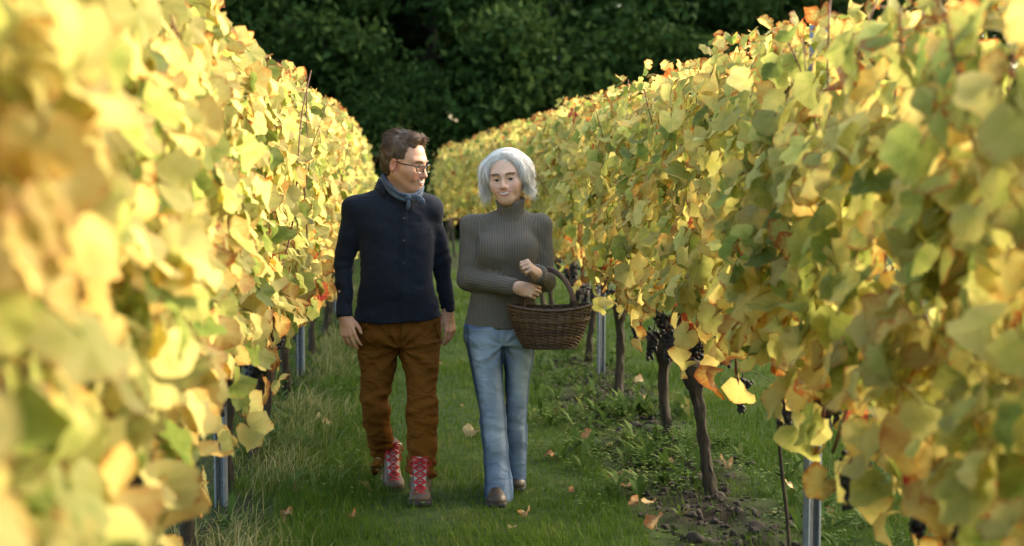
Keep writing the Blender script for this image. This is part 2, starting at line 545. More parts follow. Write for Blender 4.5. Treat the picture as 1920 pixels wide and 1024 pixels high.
def face_point(S, P, Rm, x, z, off=0.0):
    """Points on the face in front of head-local (x, z), lifted off the skin by off metres."""
    x, z = np.broadcast_arrays(np.asarray(x, float), np.asarray(z, float))
    p = np.array([P(a, -.16, b) for a, b in zip(x.ravel(), z.ravel())]); d = Rm @ np.array([0, 1.0, 0])
    for _ in range(40): p = p + d[None, :] * (np.clip(S.eval(p), -.004, .012) * .8)[:, None]
    return p - d[None, :] * np.broadcast_to(np.asarray(off, float), (len(p),))[:, None]
def add_mouth(S, P, Rm, s, parent, base, hw, up, lo, cu, cl, lip, teeth_f=.62, thick=1.0):
    q = np.linspace(-1, 1, 17)
    zu, zl = up + cu * q * q, lo + cl * q * q
    zl = np.minimum(zl, zu - .0002)
    def strip(name, f0, f1, off, mat, q0=0):
        rows = [face_point(S, P, Rm, q * hw, zu + (zl - zu) * f, off * (1 - .85 * q ** 6)) for f in np.linspace(f0, f1, 4)]
        V = np.array(rows); n = len(q)
        F = [(i * n + j, i * n + j + 1, (i + 1) * n + j + 1, (i + 1) * n + j) for i in range(3) for j in range(q0, n - 1 - q0)]
        return obj(name, mesh_np(name, V.reshape(-1, 3) - base, np.array(F)), mat, parent)
    strip('mouth', 0, 1, .0006, M_MOUTH)
    strip('teeth', .0, teeth_f, .0013, M_TEETH, 2)
    for name, z, r, sg in (('upper_lip', zu, .0030, 1), ('lower_lip', zl, .0043, -1)):
        m = MB(); m.tube(face_point(S, P, Rm, q * hw * 1.04, z + sg * r * .35 * (1 - q * q), -.0004) - base, r * s * thick * (1.02 - .80 * np.abs(q) ** 3), 8)
        m.build(name, lip, parent)
def add_lashes(P, Rm, s, parent, base, col, h=.0052, r=.0013):
    for x in (-1, 1):
        m = MB(); q = np.linspace(-1, 1, 11)
        pts = [P(x * (.032 + a * .0158), -.0735 - .0150 * cos(min(1, abs(a) * .95) * 1.1) - .0006, -.0025 + h * (1 - a * a) + .0010 * a) for a in q]
        m.tube(np.array(pts) - base, r * s * (1.1 - .5 * np.abs(q)), 5); m.build('eyelash', col, parent)
def add_hand(S, w, d, b, t, curl, L=1.0, splay=.07, thumb=(.045, .070, .012), tb=0.0):
    """w wrist, d towards the fingers, b out of the back of the hand, t towards the thumb; curl: 4 x 3 joint angles."""
    d = unit(d); b = unit(b - d * (b @ d)); t0 = np.cross(d, b); t = t0 if t0 @ np.asarray(t) > 0 else -t0
    Q = lambda x, y, z: w + L * (d * x + t * y + b * z)
    ks = [(.094, .030, 0.0), (.099, .0095, .002), (.095, -.0105, .001), (.087, -.029, -.002)]
    ln = (.072, .081, .075, .058); rr = (.0092, .0095, .0090, .0078)
    S.add(ellipsoid(Q(.048, 0, -.004), np.array((.052, .037, .0155)) * L, np.stack([d, t, b], 1)), .012)
    S.add(capsule(w, Q(.03, 0, -.002), .026 * L, .024 * L), .02)
    for i in range(4):
        x, y, z = ks[i]
        S.add(capsule(Q(.02, y * .55, -.003), Q(x, y, z), .0135 * L, .0112 * L), .008)
        p = Q(x, y, z); a = 0.0
        sp = splay * (1.5 - i)
        for j, fr in enumerate((.46, .30, .24)):
            a += curl[i][j]
            dv = d * cos(a) - b * sin(a)
            dv = unit(dv + t * sp * cos(a))
            q = p + dv * ln[i] * fr * L
            r0 = rr[i] * (1 - .10 * j) * L
            S.add(capsule(p, q, r0, r0 * .92), .0035)
            p = q
    a0, a1, a2 = Q(.018, .024, -.008), Q(.050, thumb[0] - .004, -.016 + tb), None
    a2 = Q(thumb[1] + .008, thumb[0] + thumb[2] * .6, -.018 + tb * 1.4)
    a3 = Q(thumb[1] + .034, thumb[0] + thumb[2], -.020 + tb * 1.5)
    S.add(capsule(a0, a1, .0150 * L, .0118 * L), .012)
    S.add(capsule(a1, a2, .0112 * L, .0098 * L), .005)
    S.add(capsule(a2, a3, .0098 * L, .0080 * L), .004)

def eye_part(P, Rm, s, sx, look, base, parent, iris=(.07, .10, .13)):
    """Eyeball with iris and pupil; look is a unit vector in the place."""
    m = MB(); nv, nu = 14, 18
    m.sphere((0, 0, 0), .0122 * s, nu, nv)
    V = np.concatenate(m.v)
    z = unit(look); x = unit(np.cross([0, 0, 1.0], z)); y = np.cross(z, x)
    col = []
    for v in V:
        a = math.acos(max(-1, min(1, v[2] / (.0122 * s))))
        col.append((.006, .006, .006, 1) if a < .24 else ((*iris, 1) if a < .54 else (.62, .58, .54, 1)))
    V = V @ np.stack([x, y, z], 0) + P(sx * .032, -.0725, -.002) - base
    me = mesh_np('eye', V, np.concatenate(m.q)); add_attr(me, 'col', col, 'FLOAT_COLOR')
    return obj('eye', me, M_EYE, parent)

def strands(name, paths, rad, mat, parent, base, sides=3, rnd=None):
    m = MB(); rr = []
    for i, p in enumerate(paths):
        k = len(p); taper = np.concatenate([np.linspace(.8, 1, k // 2), np.linspace(1, .25, k - k // 2)])
        n0 = m.n
        m.tube(np.asarray(p) - base, taper * rad, sides, cap=False)
        rr += [RNG.random() if rnd is None else rnd[i]] * (m.n - n0)
    me = m.mesh(name); add_attr(me, 'rnd', rr)
    return obj(name, me, mat, parent)

def garment(name, S, lo, hi, h, mat, parent, base, disp=None, attrs=None, it=2, post=None):
    V, F = S.mesh(lo, hi, h)
    V = relax(V, F, it, .5)
    N = normals_of(V, F)
    if disp is not None: V = V + N * disp(V, N)[:, None]
    if post is not None: V = post(V)
    me = mesh_np(name, V - base, F)
    for k, f in (attrs or {}).items(): add_attr(me, k, f(V, N))
    return obj(name, me, mat, parent)

def limb_rib(parts):
    """rib count across: parts = list of (a, b, radius) for limbs; torso uses x."""
    def f(V, N, period=.0125):
        best = np.full(len(V), 9.0); out = np.zeros(len(V))
        for a, b, r, torso in parts:
            a = np.asarray(a); b = np.asarray(b); ab = b - a; t = np.clip((V - a) @ ab / (ab @ ab), 0, 1)
            q = V - a - t[:, None] * ab
            d = np.abs(np.linalg.norm(q, axis=1) - r) if not torso else np.full(len(V), .028)
            if torso:
                val = (V[:, 0] - a[0]) * 1.05 / period
            else:
                z = unit(ab); x = unit(np.cross(z, [0, 1.0, .2])); y = np.cross(z, x)
                val = np.arctan2(q @ x, q @ y) * round(2 * pi * r / period) / (2 * pi)
            m = d < best; best[m] = d[m]; out[m] = val[m]
        return out
    return f

def boot(parent, base, heel, toe, up, scale, leather, laces=None, low=False, low_name='shoe', hs=1.0):
    """A boot from the heel's ground point to the toe's ground point."""
    heel, toe = np.asarray(heel, float), np.asarray(toe, float)
    d = unit(toe - heel); u = unit(np.asarray(up, float) - d * (np.asarray(up) @ d)); sx = np.cross(d, u)
    L = np.linalg.norm(toe - heel); M = np.stack([d, sx, u], 1)
    Q = lambda a, b, c: heel + d * a * L + sx * b * scale + u * c * scale * hs
    S = Sdf()
    S.add(ellipsoid(Q(.80, 0, .040), np.array((.20 * L, .053 * scale, (.030 if not low else .042) * scale)), M), .02)
    S.add(ellipsoid(Q(.45, 0, .055), np.array((.38 * L, .044 * scale, .058 * scale)), M), .03)
    S.add(ellipsoid(Q(.14, 0, .052), np.array((.14 * L, .041 * scale, .058 * scale)), M), .03)
    if not low: S.add(capsule(Q(.23, 0, .07), Q(.20, 0, .165), .047 * scale, .051 * scale), .04)
    lp = [Q(.86, 0, .060), Q(.70, 0, .092), Q(.56, 0, .140), Q(.47, 0, .185), Q(.43, 0, .215)]
    if not low:
        for i in range(4): S.add(capsule(lp[i] - u * .034 - d * .02, lp[i + 1] - u * .034 - d * .02, .031 * scale, .036 * scale), .02)
    fl = lambda p: -((p - heel) @ u - .018 * scale)
    S.sub(lambda p: (p - heel) @ u - .016 * scale, .004)
    c = (heel + toe) / 2
    b = garment('boot' if not low else low_name, S, c - .28, c + .30, .0045, leather, parent, base)
    # sole
    S2 = Sdf()
    S2.add(roundbox(Q(.80, 0, .014), (.21 * L, .050 * scale, .015 * scale), .014 * scale, M), .02)
    S2.add(roundbox(Q(.42, 0, .014), (.36 * L, .039 * scale, .015 * scale), .013 * scale, M), .05)
    S2.add(roundbox(Q(.13, 0, .012), (.145 * L, .041 * scale, .017 * scale), .014 * scale, M), .03)
    garment('sole', S2, c - .28, c + .30, .005, M_SOLE, b, base, it=1)
    if laces is not None:
        tg = MB()
        pth = smooth_path([q_ - u * .003 for q_ in lp], 10)
        tg.tube(pth - base, np.linspace(.009, .014, 10) * scale, 10, flat=2.7, up=sx)
        cr = MB(); a_ = np.linspace(0, 2 * pi, 25)
        cr.tube(np.array([Q(.20 + .155 * cos(q), .050 * sin(q), .172 + .018 * cos(q)) for q in a_]) - base, .012, 8, cap=False); cr.build('padded_collar', M_TONGUE, b)
        tc = MB(); M3 = np.stack([d, sx, u], 1)
        tc.sphere(Q(.872, 0, .036) - base, (.135 * L, .0510 * scale, .028 * scale), 16, 10, M3); tc.build('toe_cap', M_TOE, b)
        tg.build('tongue', M_TONGUE, b)
        lc = MB(); n = 6
        for i in range(n):
            f0, f1 = i / n, (i + 1) / n
            def at(f, s_):
                p = smooth_path([q_ + d * .004 + u * .006 for q_ in lp], 20)
                k = p[min(19, int(f * 19))]
                return k + sx * s_ * (.026 + .012 * f) * scale + u * (-.006) + d * .006
            for s_ in (-1, 1):
                mid = (at(f0, s_) + at(f1, -s_)) / 2 + d * .008 + u * .004
                lc.tube(smooth_path([at(f0, s_), mid, at(f1, -s_)], 6) - base, .0036, 5)
            lc.tube(smooth_path([at(f0, -1), at(f0, 0) + d * .008 + u * .004, at(f0, 1)], 6) - base, .0032, 5)
        for s_ in (-1, 1):                                        # bow loops and ends
            k = at(.97, 0) + d * .012
            lc.tube(smooth_path([k, k + sx * s_ * .035 + d * .02, k + sx * s_ * .055 - u * .03 + d * .015, k + sx * s_ * .02 - u * .02 + d * .02, k], 12) - base, .003, 5)
            lc.tube(smooth_path([k, k + sx * s_ * .03 - u * .02 + d * .03, k + sx * s_ * .045 - u * .075 + d * .03], 8) - base, .003, 5)
        lc.build('laces', laces, b)
    return b

# ---------------------------------------------------------------- the man
def z_rows(rows, ymid=None):
    """(v, u_edge0, u_edge1, Y, half depth) -> loft rows"""
    out = []
    for v, u0, u1, Y, ry in rows:
        a, b = W(u0, v, Y), W(u1, v, Y)
        out.append((a[2], (a[0] + b[0]) / 2, Y, abs(b[0] - a[0]) / 2, ry))
    return out
def grow(rows, g): return [(z, x, y, rx + g, ry + g) for z, x, y, rx, ry in rows]

def fold_noise(V, N, f, seed, sharp=1.6):
    n = vnoise(V * np.array(f), seed)
    return np.sign(n) * np.abs(n) ** sharp

def build_man():
    Y0 = 7.08
    base = np.array([W(745, 950, Y0)[0], Y0, 0.0])
    hc, s = W(760, 305, 7.04), 1.09
    Rm = rotz(R(60)) @ rotx(R(13)) @ roty(R(-2))
    P0 = head_map(hc, Rm, s, True)
    torso = z_rows([(348, 722, 774, 7.11, .055), (360, 708, 786, 7.10, .072), (374, 692, 799, 7.09, .090), (395, 676, 812, 7.08, .112), (430, 671, 815, 7.07, .124), (480, 675, 813, 7.06, .126),
                    (540, 675, 813, 7.05, .130), (580, 668, 823, 7.06, .136), (603, 663, 830, 7.06, .138)])
    shR, elR, wrR = W(667, 393, 7.09), W(644, 492, 7.10), W(646, 594, 7.00)
    shL, elL, wrL = W(805, 392, 7.09), W(827, 490, 7.14), W(840, 585, 7.14)
    legR = z_rows([(590, 675, 752, 7.08, .104), (640, 669, 749, 7.08, .115), (690, 674, 741, 7.06, .100), (732, 676, 733, 7.04, .085), (770, 678, 731, 7.04, .080), (818, 687, 736, 7.12, .078), (850, 694, 743, 7.22, .078), (884, 699, 752, 7.27, .080)])
    legL = z_rows([(590, 742, 819, 7.06, .104), (640, 746, 824, 7.05, .116), (690, 756, 822, 7.00, .102), (732, 763, 819, 6.95, .086), (775, 762, 821, 6.92, .080), (818, 763, 821, 6.92, .082), (860, 762, 818, 6.92, .084), (898, 761, 816, 6.92, .084)])
    # ---- body: one continuous surface
    S = Sdf()
    S.add(zloft([(z, x, y, rx * .84, ry * .84) for z, x, y, rx, ry in torso], 2.2), .02)
    for sh, el, wr in ((shR, elR, wrR), (shL, elL, wrL)):
        S.cap(sh, el, .054, .042, .03); S.cap(el, wr, .040, .028, .02)
    for lg in (legR, legL):
        S.add(zloft([(z, x, y, rx * .76, ry * .76) for z, x, y, rx, ry in lg], 2.0), .03)
    for lg, toe in ((legR, (0, -.2)), (legL, (0, -.2))):
        z, x, y = min(lg)[:3]
        S.cap((x, y, z + .03), (x, y - .01, z - .02), .036, .03, .03); S.cap((x, y - .01, z - .03), (x, y - .07, z - .05), .028, .022, .03)
    add_head(S, hc, Rm, s, True, True)
    S.cap(P0(0, .030, -.03), W(745, 368, 7.10), .058, .066, .03)
    S.cap(P0(0, -.03, -.085), W(752, 368, 7.06), .035, .05, .04)
    c1 = [(.35, .35, .25), (.40, .40, .25), (.45, .40, .3), (.5, .45, .3)]
    add_hand(S, wrR, W(661, 660, 6.94) - wrR, np.array([-.35, -1, .1]), np.array([1, 0, .15]), c1, 1.0, thumb=(.048, .066, .010))
    c2 = [(.30, .35, .3), (.35, .45, .3), (.40, .5, .3), (.45, .5, .3)]
    add_hand(S, wrL, W(848, 655, 7.10) - wrL, np.array([.75, -.9, .1]), np.array([-1, -.6, 0]), c2, 1.0, thumb=(.044, .062, .004))
    S0 = S
    V, F = S.mesh((-.75, 6.55, -.05), (.55, 7.65, 1.95), .0032)
    V = relax(V, F, 1, .4)
    col = head_colour(V, hc, Rm, s, (.58, .325, .205), (.42, .15, .11), (.10, .06, .04), (.56, .21, .13), True)
    hidden = ((V[:, 2] < W(745, 362, 7.1)[2]) & (np.linalg.norm(V - hc, axis=1) > .19)
              & (np.linalg.norm(V - W(661, 632, 6.96), axis=1) > .145) & (np.linalg.norm(V - W(845, 622, 7.12), axis=1) > .145))
    V2, F2, used = cluster(V, F, hidden, .022)
    me = mesh_np('person', V2 - base, F2); add_attr(me, 'col', np.c_[col, np.ones(len(col))][used], 'FLOAT_COLOR')
    man = obj('person', me, M_SKIN, None, base)
    tag(man, 'smiling man in navy shirt, brown trousers, blue neckerchief and glasses, looking at the woman', 'person', 'couple walking down the vineyard lane')
    # ---- trousers
    S = Sdf()
    S.add(zloft(grow(legR, .0), 2.25), .0); S.add(zloft(grow(legL, .0), 2.25), .035)
    S.add(zloft(z_rows([(575, 675, 818, 7.06, .108), (600, 671, 823, 7.06, .115), (628, 668, 826, 7.06, .120), (648, 672, 823, 7.06, .110)]), 2.4), .03)
    zh, zk, zhem = W(745, 600, 7.06)[2], W(745, 770, 7.0)[2], W(745, 890, 7.0)[2]
    crotch = W(752, 655, 6.95)
    def tr_disp(V, N):
        z = V[:, 2]
        kn = np.exp(-((z - zk) / .13) ** 2); hm = np.exp(-((z - zhem) / .12) ** 2)
        w = V + .05 * np.stack([vnoise(V * 6, 5), vnoise(V * 6, 6), vnoise(V * 6, 7)], 1)
        d = .014 * hm * np.sin(w[:, 2] * 95 + w[:, 0] * 30 + 2 * vnoise(V * 9, 3)) * (.6 + .4 * vnoise(V * 7, 8))
        d += .017 * kn * fold_noise(w, N, (9, 7, 26), 21, 1.3)
        r = V - crotch; rr = np.linalg.norm(r[:, [0, 2]], axis=1); an = np.arctan2(r[:, 2], r[:, 0])
        d += .0085 * np.exp(-(rr / .20) ** 2) * np.sin(an * 10 + 1.5 * vnoise(V * 8, 9)) * np.clip(rr / .04, 0, 1)
        d += .011 * fold_noise(w, N, (8, 8, 15), 31, 1.5) + .002 * vnoise(V * 30, 2)
        d += -.004 * np.exp(-((V[:, 0] - crotch[0] + .01) / .006) ** 2) * (z > crotch[2] + .02) * (V[:, 1] < 7.0)
        return d
    lf, rr_ = min(legL), min(legR)
    def tr_post(V):
        V = V.copy(); left = V[:, 0] > (lf[1] + rr_[1]) / 2
        for lg, m, sl in ((lf, left, -.024), (rr_, ~left, .032)):
            k = np.clip(1 - (V[:, 2] - lg[0]) / .20, 0, 1) * m
            V[:, 2] += k * (sl * (V[:, 0] - lg[1]) / lg[3] + .020 * np.clip((lg[2] - V[:, 1]) / lg[4], -1, 1) + .012)
        return V
    tr = garment('trousers', S, (-.5, 6.7, .05), (.5, 7.5, 1.05), .0068, cloth_material('brown_twill', (.165, .068, .011), (.115, .046, .008)), man, base, tr_disp, post=tr_post)
    for sx, (ua, va, ub, vb) in ((-1, (688, 606, 672, 640)), (1, (812, 600, 824, 634))):   # slanted pocket welts
        a, b = W(ua, va, 6.955), W(ub, vb, 6.99)
        pm = MB(); pm.tube(smooth_path([a, (a + b) / 2 + [0, -.004, 0], b], 6) - base, .0035, 5); pm.build('pocket_welt', tr.data.materials[0], tr)
    # ---- shirt with sleeves
    S = Sdf()
    S.add(zloft(torso, 2.25), .02)
    S.cap(W(738, 372, 7.09), shR, .062, .066, .05); S.cap(W(748, 372, 7.09), shL, .062, .064, .05)
    S.cap(shR, elR, .063, .0475, .03); S.cap(elR, wrR, .047, .038, .01)
    S.cap(shL, elL, .062, .050, .03); S.cap(elL, wrL, .0495, .038, .02)
    for wr, el in ((wrR, elR), (wrL, elL)):
        n = unit(wr - el); pw = wr.copy(); S.sub((lambda n, pw: lambda p: np.where(np.linalg.norm(p - pw, axis=1) < .058, -((p - pw) @ n), .1))(n, pw + n * .004), .002)
    hz = W(745, 599, 7.06)[2]
    hem = hz
    def sh_disp(V, N):
        w = V + .04 * np.stack([vnoise(V * 7, 15), vnoise(V * 7, 16), vnoise(V * 7, 17)], 1)
        d = .011 * fold_noise(w, N, (8, 8, 11), 41)
        for el in (elR, elL):
            k = np.exp(-(np.linalg.norm(V - el, axis=1) / .11) ** 2)
            d += .0028 * k * np.sin(w[:, 2] * 110 + 3 * vnoise(V * 10, 3))
        for wr in (wrR, wrL):
            k = np.exp(-(np.linalg.norm(V - wr, axis=1) / .10) ** 2)
            d = d * (1 - .8 * np.exp(-(np.linalg.norm(V - wr, axis=1) / .035) ** 2)) + .0030 * k * np.sin(w[:, 2] * 130 + w[:, 0] * 40) * np.clip(np.linalg.norm(V - wr, axis=1) / .05 - .6, 0, 1)
        k = np.exp(-((V[:, 2] - hem - .10) / .10) ** 2)
        d += .007 * k * fold_noise(w, N, (10, 10, 18), 51)
        pl = np.abs(V[:, 0] - W(757, 480, 6.93)[0])
        d += .0035 * (V[:, 1] < 7.0) * (np.abs(pl) < .016) * (V[:, 2] > hem)
        return d + .0012 * vnoise(V * 40, 4)
    xa, xb = W(664, 599, 7.0)[0] - .02, W(829, 599, 7.0)[0] + .02
    def sh_post(V):
        V = V.copy(); k = np.clip(1 - (V[:, 2] - hz) / .16, 0, 1) * (V[:, 0] > xa) * (V[:, 0] < xb)
        f = (V[:, 0] - xa) / (xb - xa)
        V[:, 2] += k * (.048 * np.clip(f - .45, 0, 1) ** 1.3 + .004 * np.sin(f * 14) - .005 * np.exp(-((V[:, 0] - W(757, 599, 6.95)[0]) / .02) ** 2) * (V[:, 1] < 7.0))
        return V
    sm = knit_material('navy_jersey', (.0070, .0100, .0185), (.017, .023, .038), False, 520, .12)
    shirt = garment('shirt', S, (-.5, 6.7, .85), (.5, 7.5, 1.62), .0068, sm, man, base, sh_disp, post=sh_post)
    bm = plain('dark_button', (.02, .02, .024), .35)
    for v in (410, 452, 494, 536, 578):
        m = MB(); p = W(757, v, 6.925); m.sphere(p - base + [0, .006, 0], (.006, .004, .006), 10, 6); m.build('button', bm, shirt)
    # collar: two folded flaps round the neck
    cb = MB()
    ring = []
    cpt = W(747, 343, 7.095)
    for a in np.linspace(-2.55, 2.55, 40):
        ring.append((a, cpt + np.array([sin(a) * .094, cos(a) * .088, 0.0])))
    rows = []
    for a, p in ring:
        f = abs(a) / 2.55
        drop = .030 * f ** 2
        up = p + [0, 0, .030 - drop]; o = unit(np.array([sin(a), cos(a), 0]))
        lo = p + o * .026 + [0, 0, -.026 - drop - .034 * max(0, f - .6) * 2.5]
        rows.append([p - o * .004 + [0, 0, -.02 - drop], up - o * .002, up + o * .006 + [0, 0, .002], lo + o * .004, lo - o * .004])
    rows = np.array(rows); nr, nc = rows.shape[:2]
    q = [(i * nc + j, (i + 1) * nc + j, (i + 1) * nc + j + 1, i * nc + j + 1) for i in range(nr - 1) for j in range(nc - 1)]
    cb.add(rows.reshape(-1, 3) - base, q)
    cb.build('collar', sm, shirt)
    # ---- neckerchief
    t = NT('blue_printed_cotton')
    vor = t.n('ShaderNodeTexVoronoi'); vor.inputs['Scale'].default_value = 150; t.l(t.coord(), vor.inputs['Vector'])
    c = t.ramp(vor.outputs['Distance'], [(.20, (.16, .20, .24)), (.46, (.045, .068, .105))])
    t.set(t.mix(t.math('MULTIPLY', t.noise(30), .5), c, (.030, .048, .080)), .9, t.bump(t.noise(120, 3), .3, .004))
    m_sc = t.m
    sc = MB()
    loop = [P0(.0, .075, -.075), W(720, 325, 7.10), W(722, 342, 7.03), W(734, 357, 6.985), W(752, 369, 6.960), W(768, 371, 6.955), W(784, 366, 6.985), W(790, 354, 7.04), W(781, 338, 7.12), P0(.0, .075, -.075)]
    pth = smooth_path(loop, 60)
    k = len(pth)
    sc.tube(pth - base, .0140 * (1 + .16 * np.sin(np.linspace(0, 40, k))), 10, cap=False, flat=.75)
    for off in (.013, -.012):
        sc.tube(pth - base + np.array([0, -.008, off]), .0085 * (1 + .2 * np.sin(np.linspace(0, 33, k) + off * 300)), 8, cap=False)
    scarf = sc.build('neckerchief', m_sc, man)
    kn = MB(); kp = W(767, 372, 6.935)
    kn.sphere(kp - base, (.020, .015, .017), 12, 8)
    kn.build('knot', m_sc, scarf)
    for pts, w0, w1 in (([kp, W(779, 369, 6.925), W(788, 375, 6.925), W(795, 384, 6.93)], .010, .021), ([kp, W(766, 379, 6.92), W(765, 386, 6.922), W(763, 394, 6.925)], .008, .011)):
        e = MB(); pp = smooth_path(pts, 10)
        e.tube(pp - base, np.linspace(w0, w1, 10) * np.r_[np.ones(7), .9, .6, .15], 8, flat=.35, up=(0, 1, 0)); e.build('scarf_end', m_sc, scarf)
    # ---- hair
    hm = hair_material('brown_hair', (.042, .027, .018), (.22, .135, .080))
    H = Sdf()
    H.add(ellipsoid(P0(0, .024, .047), np.array((.083, .100, .094)) * s, Rm), .02)
    H.add(ellipsoid(P0(0, .050, -.015), np.array((.076, .066, .070)) * s, Rm), .03)
    H.add(ellipsoid(P0(0, -.032, .113), np.array((.054, .040, .022)) * s, Rm), .03)
    H.sub(ellipsoid(P0(0, -.100, .020), np.array((.090, .064, .100)) * s, Rm), .012)
    H.sub(ellipsoid(P0(0, -.055, -.075), np.array((.12, .085, .075)) * s, Rm), .012)
    for x in (-1, 1):
        H.sub(ellipsoid(P0(x * .083, .010, -.025), np.array((.020, .024, .036)) * s, Rm), .006)
        H.sub(ellipsoid(P0(x * .080, -.066, .065), np.array((.040, .034, .036)) * s, Rm), .012)
    def hd(V, N):
        q = (V - hc) @ Rm / s
        return .004 * np.sin(q[:, 0] * 150 + 3 * vnoise(q * 20, 3)) * (q[:, 2] > .02) + .0035 * vnoise(q * np.array([70, 22, 40]), 5)
    hair = garment('hair', H, hc - .18, hc + .2, .004, hm, man, base, hd, {'rnd': lambda V, N: .28 + .25 * vnoise(((V - hc) @ Rm) * np.array([160, 30, 40]), 7)}, 1)
    HV = np.array([v.co for v in hair.data.vertices]) + base
    HN = np.array([v.normal for v in hair.data.vertices])
    paths, hr = [], []
    for i in RNG.choice(len(HV), 4200, replace=True):
        p, n = HV[i].copy(), HN[i]
        q = (p - hc) @ Rm / s
        if q[2] < -.01 and n[2] < -.4: continue
        top = np.clip((q[2] - .05) / .06, 0, 1)
        if q[1] < -.055 and n @ Rm[:, 1] > .5: continue
        cl = vnoise(np.array([q * 38]), 5)[0]
        fwd = Rm @ np.array([.25 * cl + .10 * RNG.normal(), (-.75 if q[1] < .03 else .25), .05 - .9 * (1 - top)])
        if q[1] < -.045 and top > .3: fwd = Rm @ np.array([.35 * cl, -.12, .60])
        L = (.020 + .009 * top) * RNG.uniform(.6, 1.2) * (.6 if q[1] < -.045 else 1)
        dv = unit(fwd - n * (fwd @ n) + n * (.10 + .02 * top))
        pp = [p - n * .0008]
        for j in range(5):
            pp.append(pp[-1] + dv * L / 4); dv = unit(dv - (.045 + .05 * top) * n + RNG.normal(0, .045, 3))
        paths.append(pp); hr.append(np.clip(.35 + .35 * cl + RNG.normal(0, .15) + .35 * top * (q[1] < -.02), 0, 1))  # front quiff strands paler: sunlit tips put into the hair colour
    strands('hair_strands', paths, .0011, hm, hair, base, 3, hr)
    # brows and stubble-less face: short brow strands
    for x in (-1, 1):
        f = RNG.random(60)
        q = face_point(S0, P0, Rm, x * (.013 + .035 * f), .0225 + .0075 * f - .0115 * np.maximum(0, f - .6) + RNG.normal(0, .0015, len(f)), .0006)
        bp = [[a, a + .5 * dv, a + dv] for a, dv in zip(q, [Rm @ np.array([x * .0115, -.0005, .004 - .006 * g]) * s for g in f])]
        strands('eyebrow', bp, .0010, hm, man, base)
    for x in (-1, 1): eye_part(P0, Rm, s, x, Rm @ np.array([.25, -1, -.05]), base, man)
    add_mouth(S0, P0, Rm, s, man, base, .0300, -.0600, -.0770, .0075, .0230, M_LIP_M, .60, .85)
    add_lashes(P0, Rm, s, man, base, M_LASH, .0046, .0010)
    # ---- glasses
    gl = MB(); lens = []
    for x in (-1, 1):
        pts = []
        for a in np.linspace(0, 2 * pi, 29):
            ex, ez = abs(cos(a)) ** .75 * np.sign(cos(a)), abs(sin(a)) ** .75 * np.sign(sin(a))
            pts.append(P0(x * .034 + .0245 * ex, -.1075 + .010 * (abs(x * .034 + .0245 * ex) / .058) ** 2, -.005 + .0185 * ez - .001))
        gl.tube(np.array(pts) - base, .0026, 6, cap=False); lens.append(np.array(pts))
        gl.tube(smooth_path([P0(x * .057, -.0990, .004), P0(x * .070, -.080, .006), P0(x * .0775, -.03, .004), P0(x * .081, .012, .010)], 14) - base, .0027, 6)
    gl.tube(smooth_path([P0(-.0105, -.107, .001), P0(0, -.110, .004), P0(.0105, -.107, .001)], 6) - base, .0026, 6)
    g = gl.build('glasses', M_FRAME, man)
    for pts in lens:
        m = MB(); cpt2 = pts[:-1].mean(0); k = len(pts) - 1
        fr = Rm @ np.array([0, -.0010, 0])
        m.add(np.concatenate([pts[:-1] - base + fr, [cpt2 - base + fr * 2], pts[:-1] - base - fr, [cpt2 - base]]), [],
              [(k, (i + 1) % k, i) for i in range(k)] + [(2 * k + 1, k + 1 + i, k + 1 + (i + 1) % k) for i in range(k)])
        m.build('lens', M_LENS, g)
    # ---- boots
    hz0 = W(738, 925, 7.06)
    boot(man, base, np.array([W(727, 900, 7.34)[0], 7.34, .045]), np.array([W(741, 925, 7.02)[0], 7.02, .0]), (0, .12, 1), 1.0, M_LEATHER, M_LACE)
    boot(man, base, np.array([W(789, 930, 6.97)[0], 6.97, .0]), np.array([W(787, 955, 6.68)[0], 6.68, .012]), (0, 0, 1), 1.0, M_LEATHER, M_LACE)
    return man

